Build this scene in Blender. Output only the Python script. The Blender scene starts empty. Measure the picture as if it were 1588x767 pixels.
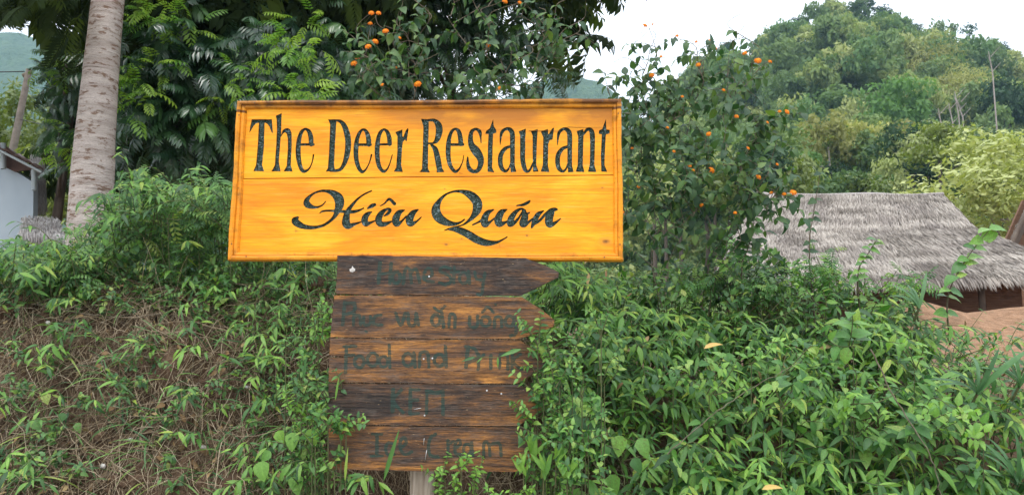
import bpy, math, random
import numpy as np
from mathutils import Vector, Matrix, geometry
R = math.radians
random.seed(7)
rng = np.random.default_rng(11)
scene = bpy.context.scene
C = scene.collection

# ---------------------------------------------------------------- camera
CAM = np.array([0.0, 0.0, 1.5]); PITCH = 6.0; FPX = 1147.0
cd = bpy.data.cameras.new('camera'); cam = bpy.data.objects.new('camera', cd); C.objects.link(cam)
cd.sensor_width = 36; cd.lens = 36 * FPX / 1588; cd.clip_start = 0.05; cd.clip_end = 3000
cam.location = CAM; cam.rotation_euler = (R(90 + PITCH), 0, 0)
cd.dof.use_dof = True; cd.dof.focus_distance = 2.95; cd.dof.aperture_fstop = 9
scene.camera = cam

# ---------------------------------------------------------------- world, sun, exposure
w = bpy.data.worlds.new('World'); scene.world = w; w.use_nodes = True
wn = w.node_tree; wn.nodes.clear()
wo = wn.nodes.new('ShaderNodeOutputWorld'); bg = wn.nodes.new('ShaderNodeBackground')
sk = wn.nodes.new('ShaderNodeTexSky'); sk.sky_type = 'NISHITA'; sk.sun_disc = False
SUN_EL, SUN_AZ = 58, 205          # azimuth clockwise from +Y: behind the camera, to the left
sk.sun_elevation = R(SUN_EL); sk.sun_rotation = R(SUN_AZ)
mx = wn.nodes.new('ShaderNodeMix'); mx.data_type = 'RGBA'; mx.inputs['Factor'].default_value = 0.85
# closed white cloud cover, about three times brighter overhead than at the horizon, as overcast skies are
tcw = wn.nodes.new('ShaderNodeTexCoord'); sxw = wn.nodes.new('ShaderNodeSeparateXYZ'); wn.links.new(tcw.outputs['Generated'], sxw.inputs[0])
mrw = wn.nodes.new('ShaderNodeMapRange'); mrw.inputs['To Min'].default_value = 7.4; mrw.inputs['To Max'].default_value = 21.0
wn.links.new(sxw.outputs['Z'], mrw.inputs['Value'])
nzw = wn.nodes.new('ShaderNodeTexNoise'); nzw.inputs['Scale'].default_value = 2.2; nzw.inputs['Detail'].default_value = 5; wn.links.new(tcw.outputs['Generated'], nzw.inputs['Vector'])
mlw = wn.nodes.new('ShaderNodeMath'); mlw.operation = 'MULTIPLY_ADD'; mlw.inputs[1].default_value = 1.6; wn.links.new(nzw.outputs[0], mlw.inputs[0]); wn.links.new(mrw.outputs[0], mlw.inputs[2])
cmw = wn.nodes.new('ShaderNodeVectorMath'); cmw.operation = 'SCALE'; cmw.inputs[0].default_value = (.975, 1.0, 1.03); wn.links.new(mlw.outputs[0], cmw.inputs['Scale'])
wn.links.new(cmw.outputs[0], mx.inputs['B'])
wn.links.new(sk.outputs['Color'], mx.inputs['A']); wn.links.new(mx.outputs['Result'], bg.inputs['Color'])
bg.inputs['Strength'].default_value = 0.15
wn.links.new(bg.outputs[0], wo.inputs['Surface'])
sd = bpy.data.lights.new('sun', 'SUN'); sun = bpy.data.objects.new('sun', sd); C.objects.link(sun)
sd.energy = 1.5; sd.angle = R(14); sd.color = (1, 0.96, 0.9)
_d = Vector((math.sin(R(SUN_AZ)) * math.cos(R(SUN_EL)), math.cos(R(SUN_AZ)) * math.cos(R(SUN_EL)), math.sin(R(SUN_EL))))
sun.rotation_euler = _d.to_track_quat('Z', 'Y').to_euler()
vs = scene.view_settings; vs.view_transform = 'Standard'; vs.look = 'None'; vs.exposure = 0.15; vs.gamma = 1
vs.use_curve_mapping = False

# ---------------------------------------------------------------- helpers: places
_f = np.array([0, math.cos(R(PITCH)), math.sin(R(PITCH))]); _u = np.array([0, -math.sin(R(PITCH)), math.cos(R(PITCH))])
def proj(p):
    d = np.asarray(p, float) - CAM; k = d @ _f; return 794 + FPX * d[0] / k, 383.5 - FPX * (d @ _u) / k
def where(p, x0, x1, y0, y1):
    a, b = proj(p); s = ['lower', 'middle', 'upper'][int(np.clip((y1 - b) / (y1 - y0) * 3, 0, 2))] + ' ' + ['left', 'middle', 'right'][int(np.clip((a - x0) / (x1 - x0) * 3, 0, 2))]; return 'centre' if s == 'middle middle' else s
ORD = ['leftmost', 'second from the left', 'third from the left', 'fourth from the left', 'fifth from the left', 'sixth from the left', 'seventh from the left', 'eighth from the left', 'ninth from the left', 'tenth from the left', 'eleventh from the left', 'twelfth from the left', 'thirteenth from the left', 'thirteenth from the right', 'twelfth from the right', 'eleventh from the right', 'tenth from the right', 'ninth from the right', 'eighth from the right', 'seventh from the right', 'sixth from the right', 'fifth from the right', 'fourth from the right', 'third from the right', 'second from the right', 'rightmost']
def ray(px, py): return FPX * _f + (px - 794) * np.array([1., 0, 0]) - (py - 383.5) * _u
def pt(px, py, Y):
    d = ray(px, py); return CAM + d * (Y / d[1])
def sst(a, b, t):
    t = np.clip((np.asarray(t, float) - a) / (b - a), 0, 1); return t * t * (3 - 2 * t)
_perm = np.random.default_rng(5).random((64, 64, 64))
def vnoise(x, y, z=0.0):
    x = np.asarray(x, float); y = np.asarray(y, float); z = np.asarray(z, float) + np.zeros_like(x)
    xi = np.floor(x).astype(int); yi = np.floor(y).astype(int); zi = np.floor(z).astype(int)
    fx = x - xi; fy = y - yi; fz = z - zi
    fx = fx * fx * (3 - 2 * fx); fy = fy * fy * (3 - 2 * fy); fz = fz * fz * (3 - 2 * fz)
    def g(a, b, c): return _perm[(xi + a) % 64, (yi + b) % 64, (zi + c) % 64]
    c00 = g(0, 0, 0) * (1 - fx) + g(1, 0, 0) * fx; c10 = g(0, 1, 0) * (1 - fx) + g(1, 1, 0) * fx
    c01 = g(0, 0, 1) * (1 - fx) + g(1, 0, 1) * fx; c11 = g(0, 1, 1) * (1 - fx) + g(1, 1, 1) * fx
    return (c00 * (1 - fy) + c10 * fy) * (1 - fz) + (c01 * (1 - fy) + c11 * fy) * fz - 0.5
def fbm(x, y, z=0.0, o=4):
    s = 0; a = 1.0; f = 1.0
    for i in range(o):
        s = s + a * vnoise(np.asarray(x) * f + 13.7 * i, np.asarray(y) * f + 7.1 * i, np.asarray(z) * f + 3.3 * i); a *= 0.5; f *= 2.03
    return s
def ground(x, y):
    """height of the ground: road, steep bank, plateau, berm, hill"""
    x = np.asarray(x, float); y = np.asarray(y, float)
    rt = sst(-0.4, 1.0, x)
    top = 1.70 * (1 - rt) + 1.22 * rt
    toe = 2.5 + 0.12 * rt; crest = 3.85 + 0.15 * rt
    t = np.clip((y - toe) / (crest - toe), 0, 1)
    z = top * (0.55 * t + 0.45 * t * t * (3 - 2 * t)) + 0.05 * fbm(x * 1.3, y * 1.3) * (t > 0)
    z = z + 0.62 * sst(4.0, 5.8, x) * np.exp(-((y - 10.3) / 1.25) ** 2) * (0.9 + 0.4 * vnoise(x * 1.1, y * .7))
    z = z + sst(18, 42, y) * 2.0
    # the wooded hill on the right
    RX = np.array([-60, -20, 0, 12, 22, 32, 42, 52, 61, 70, 78, 92, 120, 170]); RZ = np.array([4, 6, 14, 27, 35, 44, 49, 54, 58, 55, 51, 48, 44, 30]) - 5.0
    rz = np.interp(x * (130 / np.maximum(y, 80)) , RX, RZ)
    z = z + (rz - 3) * sst(38, 132, y) ** 0.85 * (1 - sst(150, 260, y))
    return z

# ---------------------------------------------------------------- helpers: objects
def lk(o, parent=None):
    C.objects.link(o)
    if parent is not None: o.parent = parent
    return o
def tag(o, label=None, cat=None, group=None, kind=None):
    if label: o['label'] = label
    if cat: o['category'] = cat
    if group: o['group'] = group
    if kind: o['kind'] = kind
    return o
def empty(name, loc, label, cat, group=None):
    o = bpy.data.objects.new(name, None); o.location = tuple(float(v) for v in loc); o.empty_display_size = 0.05
    C.objects.link(o); return tag(o, label, cat, group)
def mkmesh(name, V, F, mat, uv=None, tint=None, smooth=True):
    """V (n,3); F list of index lists or an (m,k) array"""
    me = bpy.data.meshes.new(name)
    V = np.asarray(V, np.float32)
    if isinstance(F, np.ndarray):
        k = F.shape[1]; m = len(F)
        me.vertices.add(len(V)); me.vertices.foreach_set('co', V.ravel())
        me.loops.add(m * k); me.loops.foreach_set('vertex_index', F.astype(np.int32).ravel())
        me.polygons.add(m); me.polygons.foreach_set('loop_start', (np.arange(m) * k).astype(np.int32))
        me.update(calc_edges=True)
        li = F.ravel()
    else:
        me.from_pydata([tuple(map(float, v)) for v in V], [], [tuple(map(int, f)) for f in F]); me.update()
        li = np.empty(len(me.loops), np.int32); me.loops.foreach_get('vertex_index', li)
    if uv is not None:
        l = me.uv_layers.new(name='UVMap'); l.data.foreach_set('uv', np.asarray(uv, np.float32)[li].ravel())
    if tint is not None:
        a = me.attributes.new('tint', 'FLOAT', 'POINT'); a.data.foreach_set('value', np.asarray(tint, np.float32))
    if smooth: me.polygons.foreach_set('use_smooth', np.ones(len(me.polygons), bool))
    if mat: me.materials.append(mat)
    return me
def obj(name, me, parent=None, off=None, kind=None, label=None):
    o = bpy.data.objects.new(name, me); lk(o, parent)
    if off is not None: o.location = tuple(float(v) for v in off)
    if kind: o['kind'] = kind
    if label: o['label'] = label
    return o
class Batch:
    """gathers quads of many shapes and links them as ONE mesh"""
    def __init__(s): s.V = []; s.F = []; s.U = []; s.T = []; s.n = 0
    def raw(s, V, F, U=None, tint=0.0):
        V = np.asarray(V, float); F = np.asarray(F, int)
        s.V.append(V); s.F.append(F + s.n); s.U.append(np.zeros((len(V), 2)) if U is None else U)
        s.T.append(np.full(len(V), tint) if np.isscalar(tint) else tint); s.n += len(V); return s
    def many(s, shape, M, tint):
        """shape (V,F,U) stamped with the matrices M (N,4,4)"""
        V, F, U = shape; M = np.asarray(M, float); N = len(M)
        if N == 0: return s
        W = np.einsum('nij,kj->nki', M[:, :3, :3], V) + M[:, None, :3, 3]
        s.V.append(W.reshape(-1, 3)); s.F.append((F[None] + (np.arange(N) * len(V))[:, None, None] + s.n).reshape(-1, 4))
        s.U.append(np.tile(U, (N, 1))); s.T.append(np.repeat(np.asarray(tint, float), len(V))); s.n += N * len(V); return s
    def tube(s, P, r, sides=5, tint=0.0):
        V, F, U = tube(P, r, sides); return s.raw(V, F, U, tint)
    def mesh(s, name, mat, off=(0, 0, 0), smooth=True):
        return mkmesh(name, np.concatenate(s.V) - np.asarray(off, float), np.concatenate(s.F), mat, np.concatenate(s.U), np.concatenate(s.T), smooth)
    def build(s, name, mat, parent=None, off=None, kind=None, label=None, smooth=True):
        if s.n == 0: return None
        base = off if off is not None else ((0, 0, 0) if parent is None else tuple(parent.location))
        o = obj(name, s.mesh(name, mat, base, smooth), parent, None, kind, label)
        if parent is None and off is not None: o.location = tuple(off)
        return o
def tube(P, r, sides=5):
    P = np.asarray(P, float); n = len(P); r = np.broadcast_to(np.asarray(r, float), (n,))
    T = np.gradient(P, axis=0); T /= np.linalg.norm(T, axis=1)[:, None] + 1e-12
    a = np.array([0, 0, 1.0]) if abs(T[0][2]) < 0.9 else np.array([1.0, 0, 0])
    X = np.cross(T, a); X /= np.linalg.norm(X, axis=1)[:, None] + 1e-9; Y = np.cross(T, X)
    th = np.arange(sides) * 2 * math.pi / sides
    V = P[:, None] + r[:, None, None] * (np.cos(th)[None, :, None] * X[:, None] + np.sin(th)[None, :, None] * Y[:, None])
    i = np.arange(n - 1)[:, None] * sides; j = np.arange(sides)[None]; j2 = (j + 1) % sides
    F = np.stack([i + j, i + j2, i + sides + j2, i + sides + j], -1).reshape(-1, 4)
    U = np.stack([np.tile(th, (n, 1)), np.tile(np.linspace(0, 1, n)[:, None], (1, sides))], -1).reshape(-1, 2)
    return V.reshape(-1, 3), F, U
def curve(pts, n=10):
    """Catmull-Rom through pts"""
    P = np.asarray(pts, float); P = np.vstack([2 * P[0] - P[1], P, 2 * P[-1] - P[-2]]); out = []
    for i in range(1, len(P) - 2):
        t = np.linspace(0, 1, n, endpoint=False)[:, None]; a, b, c, d = P[i - 1:i + 3]
        out.append(0.5 * ((2 * b) + (c - a) * t + (2 * a - 5 * b + 4 * c - d) * t ** 2 + (3 * b - a - 3 * c + d) * t ** 3))
    out.append(P[-2][None]); return np.vstack(out)
def boxm(x0, x1, y0, y1, z0, z1):
    V = [(x, y, z) for z in (z0, z1) for y in (y0, y1) for x in (x0, x1)]
    F = [(0, 2, 3, 1), (4, 5, 7, 6), (0, 1, 5, 4), (2, 6, 7, 3), (0, 4, 6, 2), (1, 3, 7, 5)]
    return V, F
def rndunit(n):
    v = rng.normal(size=(n, 3)); return v / np.linalg.norm(v, axis=1)[:, None]
def frames(D, UPV, S, O):
    """matrices whose y axis is D, z axis near UPV, scaled S, at O (all (N,3); S (N,) )"""
    D = D / (np.linalg.norm(D, axis=-1, keepdims=True) + 1e-9)
    X = np.cross(D, UPV); X /= np.linalg.norm(X, axis=-1, keepdims=True) + 1e-9; Z = np.cross(X, D)
    M = np.zeros((len(D), 4, 4)); M[:, :3, 0] = X * S[:, None]; M[:, :3, 1] = D * S[:, None]; M[:, :3, 2] = Z * S[:, None]
    M[:, :3, 3] = O; M[:, 3, 3] = 1; return M

# ---------------------------------------------------------------- materials
class NT:
    def __init__(s, name):
        s.m = bpy.data.materials.new(name); s.m.use_nodes = True; s.t = s.m.node_tree; s.t.nodes.clear()
        s.out = s.t.nodes.new('ShaderNodeOutputMaterial')
    def n(s, typ, **kw):
        nd = s.t.nodes.new('ShaderNode' + typ)
        for k, v in kw.items():
            if k in ('ins',):
                for a, b in v.items(): s.set(nd.inputs[a], b)
            else: setattr(nd, k, v)
        return nd
    def set(s, sock, v):
        if isinstance(v, bpy.types.NodeSocket): s.t.links.new(v, sock)
        elif isinstance(v, (tuple, list)) and len(v) == 3 and sock.type == 'RGBA': sock.default_value = (*v, 1)
        else: sock.default_value = v
    def math(s, op, a, b=None, c=None, clamp=False):
        nd = s.n('Math', operation=op, use_clamp=clamp); s.set(nd.inputs[0], a)
        if b is not None: s.set(nd.inputs[1], b)
        if c is not None: s.set(nd.inputs[2], c)
        return nd.outputs[0]
    def mix(s, f, a, b, typ='MIX'):
        nd = s.n('Mix', data_type='RGBA', blend_type=typ); s.set(nd.inputs[0], f); s.set(nd.inputs[6], a); s.set(nd.inputs[7], b); return nd.outputs[2]
    def ramp(s, f, stops, interp='LINEAR'):
        nd = s.n('ValToRGB'); s.set(nd.inputs[0], f); cr = nd.color_ramp; cr.interpolation = interp
        while len(cr.elements) < len(stops): cr.elements.new(0.5)
        for e, (p, c) in zip(cr.elements, stops):
            e.position = p; e.color = (*c, 1) if isinstance(c, (tuple, list)) else (c, c, c, 1)
        return nd.outputs[0]
    def mapr(s, v, a, b, c=0.0, d=1.0):
        nd = s.n('MapRange', ins={0: v, 1: a, 2: b, 3: c, 4: d}); return nd.outputs[0]
    def coord(s, which='Object', scale=(1, 1, 1), loc=(0, 0, 0), rot=(0, 0, 0)):
        tc = s.n('TexCoord'); mp = s.n('Mapping'); s.t.links.new(tc.outputs[which], mp.inputs[0])
        mp.inputs['Scale'].default_value = scale; mp.inputs['Location'].default_value = loc; mp.inputs['Rotation'].default_value = rot
        return mp.outputs[0]
    def noise(s, co, sc=5, det=4, rough=0.55, dist=0.0, col=False):
        nd = s.n('TexNoise', ins={'Vector': co, 'Scale': sc, 'Detail': det, 'Roughness': rough, 'Distortion': dist})
        return nd.outputs[1 if col else 0]
    def bump(s, h, st=0.5, dist=0.01):
        nd = s.n('Bump', ins={'Height': h, 'Strength': st, 'Distance': dist}); return nd.outputs[0]
    def pbsdf(s, col, rough=0.6, nrm=None, spec=0.5, **kw):
        nd = s.n('BsdfPrincipled', ins={'Base Color': col, 'Roughness': rough, 'Specular IOR Level': spec})
        if nrm is not None: s.set(nd.inputs['Normal'], nrm)
        for k, v in kw.items(): s.set(nd.inputs[k.replace('_', ' ')], v)
        return nd.outputs[0]
    def done(s, sh): s.t.links.new(sh, s.out.inputs['Surface']); return s.m

def leafmat(name, stops, trans=0.27, rough=0.45, spec=0.5, vein=0.35, tcol=None, random_obj=True, brown=0.0):
    t = NT(name); at = t.n('Attribute', attribute_name='tint').outputs['Fac']
    if random_obj: at = t.math('FRACT', t.math('ADD', at, t.n('ObjectInfo').outputs['Random']))
    col = t.ramp(at, stops)
    uv = t.n('TexCoord').outputs['UV']; sx = t.n('SeparateXYZ'); t.set(sx.inputs[0], uv)
    ax = t.math('ABSOLUTE', sx.outputs[0])
    bn = None
    if vein > 0:
        rib = t.mapr(ax, 0.0, 0.13, 1, 0)
        side = t.math('SINE', t.math('MULTIPLY', t.math('SUBTRACT', sx.outputs[1], t.math('MULTIPLY', ax, 0.22)), 52))
        side = t.mapr(side, 0.6, 1.0, 0, 0.45)
        v = t.math('MAXIMUM', rib, side)
        col = t.mix(t.math('MULTIPLY', v, vein), col, t.mix(1.0, col, (1.7, 1.7, 1.5), 'MULTIPLY'))
        bn = t.bump(v, 0.25, 0.002)
        geo = t.noise(t.coord('Object'), 9, 2)
        col = t.mix(t.mapr(geo, 0.35, 0.7), col, t.mix(1.0, col, (0.72, 0.78, 0.7), 'MULTIPLY'))
    if brown > 0:
        sp = t.noise(t.n('Mapping', ins={0: uv, 'Scale': (1.2, 3, 1)}).outputs[0], 3.0, 3)
        msk = t.mapr(t.math('ADD', sp, t.math('MULTIPLY', at, 0.18)), 0.66, 0.76)
        col = t.mix(t.math('MULTIPLY', msk, brown), col, (0.16, 0.10, 0.03))
    back = t.n('NewGeometry').outputs['Backfacing']
    col = t.mix(t.math('MULTIPLY', back, 0.5), col, t.mix(1.0, col, (1.35, 1.25, 1.5), 'MULTIPLY'))
    p = t.pbsdf(col, rough, bn, spec)
    tr = t.n('BsdfTranslucent', ins={'Color': t.mix(1.0, col, tcol or (1.5, 1.7, 0.7), 'MULTIPLY')})
    ms = t.n('MixShader', ins={0: trans, 1: p, 2: tr.outputs[0]})
    return t.done(ms.outputs[0])
M = {}
M['lance'] = leafmat('lance leaf green', [(0, (.020, .072, .015)), (.35, (.055, .16, .026)), (.72, (.125, .285, .04)), (.93, (.22, .40, .055)), (1, (.36, .46, .07))], brown=.6, rough=.5)
M['ovate'] = leafmat('ovate leaf green', [(0, (.04, .12, .035)), (.5, (.095, .24, .05)), (.85, (.20, .38, .075)), (1, (.30, .44, .09))], brown=.5)
M['weedleft'] = leafmat('left weed leaf green', [(0, (.035, .10, .035)), (.5, (.085, .20, .05)), (.85, (.16, .32, .07)), (1, (.32, .40, .09))], brown=.7)
M['lantana'] = leafmat('lantana leaf green', [(0, (.022, .065, .026)), (.5, (.042, .105, .034)), (.85, (.085, .18, .045)), (1, (.14, .24, .055))], rough=.5, brown=.5)
M['frond'] = leafmat('pinnate leaf green', [(0, (.02, .055, .028)), (.6, (.04, .10, .04)), (.9, (.06, .14, .045)), (1, (.12, .25, .045))], rough=.3, spec=.9, vein=0)
M['youngfrond'] = leafmat('young pinnate leaf yellow green', [(0, (.11, .25, .035)), (1, (.29, .43, .055))], rough=.4, vein=0, trans=.42)
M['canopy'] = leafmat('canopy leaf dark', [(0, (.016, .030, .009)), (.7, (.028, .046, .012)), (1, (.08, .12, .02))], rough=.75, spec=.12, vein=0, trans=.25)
M['strap'] = leafmat('strap leaf green', [(0, (.05, .13, .05)), (1, (.10, .22, .08))], vein=.15)
M['bright'] = leafmat('bright young leaf green', [(0, (.11, .26, .05)), (1, (.24, .42, .06))])
M['yellowleaf'] = leafmat('dry yellow leaf', [(0, (.55, .38, .10)), (1, (.62, .36, .12))], trans=.2)
M['olive'] = leafmat('feathery olive leaf', [(0, (.09, .13, .02)), (1, (.19, .23, .04))], vein=0)
M['yellowtree'] = leafmat('yellow green tree leaf', [(0, (.14, .18, .05)), (.5, (.27, .31, .09)), (1, (.40, .43, .15))], vein=0, trans=.2)
M['forest'] = leafmat('forest leaf', [(0, (.05, .09, .035)), (.2, (.09, .15, .055)), (.45, (.16, .22, .075)), (.62, (.10, .18, .06)), (.8, (.26, .31, .10)), (1, (.33, .36, .16))], vein=0, trans=.25, rough=.7, spec=.2)
M['bamboo'] = leafmat('bamboo leaf olive', [(0, (.20, .20, .07)), (1, (.34, .34, .12))], vein=0, trans=.3, rough=.7, spec=.2)
M['forestdark'] = leafmat('dark evergreen leaf', [(0, (.02, .045, .022)), (1, (.045, .09, .035))], vein=0, trans=.2, rough=.7, spec=.2)
M['forestbright'] = leafmat('fresh green tree leaf', [(0, (.07, .15, .045)), (1, (.14, .25, .07))], vein=0, trans=.3, rough=.7, spec=.2)

def simple(name, c1, c2, sc=8, rough=.8, bump=.4, bd=.01, scale=(1, 1, 1), spec=.3, **kw):
    t = NT(name); co = t.coord('Object', scale); n = t.noise(co, sc, 6)
    return t.done(t.pbsdf(t.ramp(n, [(.3, c1), (.7, c2)]), rough, t.bump(n, bump, bd), spec, **kw))
M['stem'] = simple('green brown stem', (.06, .09, .03), (.14, .13, .06), 30)
M['woodstem'] = simple('woody grey stem', (.10, .075, .05), (.22, .18, .13), 30)
M['bark'] = simple('brown bark', (.07, .05, .04), (.17, .13, .10), 12, scale=(1, 1, .3))
M['palebark'] = simple('pale forest bark', (.26, .21, .19), (.42, .36, .32), 6, scale=(1, 1, .3))
M['straw'] = leafmat('dry root straw', [(0, (.10, .07, .045)), (.4, (.24, .175, .11)), (.8, (.42, .33, .22)), (1, (.58, .48, .35))], trans=.05, rough=.8, spec=.2, vein=0)
def soil(name, a, b, c):
    t = NT(name); co = t.coord('Object'); n1 = t.noise(co, 2.2, 5, .6); n2 = t.noise(co, 22, 8, .65); n3 = t.noise(co, 120, 4, .6)
    col = t.mix(t.mapr(n1, .35, .68), a, b); col = t.mix(t.mapr(n2, .35, .65), col, c)
    col = t.mix(t.mapr(n3, .55, .75, 0, .5), col, (.36, .28, .20))
    h = t.math('ADD', t.math('MULTIPLY', n2, 1.0), t.math('MULTIPLY', n3, .35))
    return t.done(t.pbsdf(col, .95, t.bump(h, .9, .03), .15))
M['soil'] = soil('brown bank soil', (.125, .075, .047), (.21, .135, .085), (.08, .048, .031))
M['redsoil'] = soil('orange brown yard soil', (.36, .20, .11), (.46, .28, .17), (.26, .14, .08))
def groundmat():
    t = NT('ground earth and grass'); g = t.n('NewGeometry').outputs['Position']; s = t.n('SeparateXYZ'); t.set(s.inputs[0], g)
    n1 = t.noise(g, .5, 5, .6); n2 = t.noise(g, 9, 6, .6); n3 = t.noise(g, 60, 3)
    earth = t.mix(t.mapr(n2, .35, .65), (.10, .065, .04), (.21, .135, .085))
    red = t.mix(t.mapr(n2, .35, .65), (.16, .085, .045), (.31, .175, .10)); red = t.mix(t.mapr(n3, .45, .7, 0, .5), red, (.42, .28, .19)); red = t.mix(t.mapr(n1, .5, .62, 0, .7), red, (.10, .065, .04))
    road = t.mix(n2, (.30, .28, .25), (.42, .39, .35))
    grass = t.mix(n1, (.05, .09, .025), (.10, .14, .04))
    yard = t.math('MULTIPLY', t.mapr(s.outputs[0], 3.6, 4.6), t.mapr(s.outputs[1], 5.5, 6.5))
    yard = t.math('MULTIPLY', yard, t.mapr(s.outputs[1], 20, 24, 1, 0))
    col = t.mix(yard, earth, red)
    col = t.mix(t.mapr(s.outputs[1], 22, 26), col, grass)
    col = t.mix(t.mapr(s.outputs[1], 2.35, 2.5, 1, 0), col, road)
    return t.done(t.pbsdf(col, .95, t.bump(t.math('ADD', n2, t.math('MULTIPLY', n3, .4)), .8, .04), .15))
M['ground'] = groundmat()

def signwood(name, knots=(), stain_shade=True, dark=False):
    t = NT(name); co = t.coord('Object')
    big = t.noise(t.coord('Object', (1.2, 5, 1)), 2.2, 4, .6, .6)
    grain = t.noise(t.coord('Object', (2.5, 70, 20)), 2.0, 6, .6, .8)
    fine = t.noise(t.coord('Object', (6, 260, 60)), 2.0, 3, .5)
    col = t.ramp(big, [(.28, (.66, .20, .005)), (.46, (.82, .30, .007)), (.60, (.90, .38, .010)), (.72, (.92, .47, .028))])
    wear = t.noise(t.coord('Object', (1.5, 22, 1), (3, 1, 0)), 3.0, 8, .72, .4); col = t.mix(t.mapr(wear, .56, .70, 0, .38), col, (.93, .56, .13)); col = t.mix(t.mapr(wear, .42, .30, 0, .6), col, (.52, .17, .008))
    spot = t.noise(t.coord('Object', (30, 55, 10)), 3.0, 4, .6); col = t.mix(t.mapr(spot, .68, .74, 0, .6), col, (.22, .08, .01))
    col = t.mix(t.mapr(grain, .48, .70, 0, .7), col, (.56, .17, .006))
    col = t.mix(t.mapr(fine, .58, .8, 0, .3), col, (.95, .62, .20))
    sx = t.n('SeparateXYZ'); t.set(sx.inputs[0], co)
    if stain_shade:       # brown weathering along the board's top, with the moulding's shadow painted in
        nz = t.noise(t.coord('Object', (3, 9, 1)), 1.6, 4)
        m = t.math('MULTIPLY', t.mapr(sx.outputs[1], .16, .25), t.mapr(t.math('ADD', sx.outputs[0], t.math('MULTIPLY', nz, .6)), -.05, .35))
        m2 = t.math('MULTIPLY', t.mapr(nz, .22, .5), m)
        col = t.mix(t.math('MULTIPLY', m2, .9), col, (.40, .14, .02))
    for (kx, ky, kr, st) in knots:
        d = t.n('VectorMath', operation='DISTANCE'); t.set(d.inputs[0], t.n('VectorMath', operation='MULTIPLY', ins={0: co, 1: (.75, 1.1, 0)}).outputs[0])
        d.inputs[1].default_value = (kx * .75, ky * 1.1, 0)
        dd = t.math('ADD', d.outputs['Value'], t.math('MULTIPLY', t.math('SUBTRACT', t.noise(co, 60, 3), .5), kr * .9))
        col = t.mix(t.math('MULTIPLY', t.mapr(dd, kr * .5, kr * 2.2, 1, 0), st * .7), col, (.50, .20, .03))
        col = t.mix(t.math('MULTIPLY', t.mapr(dd, kr * .2, kr, 1, 0), st), col, (.16, .07, .02))
    if dark:        # scorched, handled rails, plus a painted shade line on the top one
        dn = t.noise(t.coord('Object', (3, 3, 3)), 3.2, 6, .65)
        col = t.mix(.45, col, (.66, .24, .02))
        col = t.mix(t.mapr(dn, .52, .72, 0, .8), col, (.12, .04, .012))
        gn = t.noise(co, 90, 4, .7); col = t.mix(t.mapr(gn, .58, .72, 0, .8), col, (.07, .03, .015))
        ht = t.mapr(sx.outputs[1], .283, .302); col = t.mix(t.math('MULTIPLY', ht, t.mapr(dn, .32, .55, .25, .92)), col, (.10, .04, .016)); low = t.math('MULTIPLY', t.mapr(sx.outputs[1], .272, .276), t.mapr(sx.outputs[1], .288, .283)); col = t.mix(t.math('MULTIPLY', low, .9), col, (.07, .022, .010))  # low: shade line at the top rail's inner edge, painted into the colour
    h = t.math('ADD', t.math('MULTIPLY', grain, .6), t.math('MULTIPLY', fine, .4))
    return t.done(t.pbsdf(col, .42, t.bump(h, .35, .004), .22))
def lettermat():
    t = NT('gouged dark green paint'); co = t.coord('Object')
    n = t.noise(co, 85, 3, .55, 1.2); n2 = t.noise(t.coord('Object', (1, 2.2, 1)), 200, 2)
    v = t.n('TexVoronoi', ins={'Vector': t.coord('Object', (1, 1.8, 1)), 'Scale': 70}).outputs[0]
    h = t.math('ADD', t.math('ADD', n, t.math('MULTIPLY', v, .7)), t.math('MULTIPLY', n2, .3))
    col = t.mix(t.mapr(n2, .35, .65), (.010, .032, .022), (.026, .060, .045))
    col = t.mix(t.mapr(n, .54, .66, 0, .75), col, (.20, .29, .30))  # highlights catching on the gouge marks, painted into the colour
    return t.done(t.pbsdf(col, .27, t.bump(h, 1.0, .014), .7))
M['letter'] = lettermat()
M['letterwall'] = simple('carved brown edge', (.10, .045, .015), (.30, .13, .03), 60)
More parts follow.
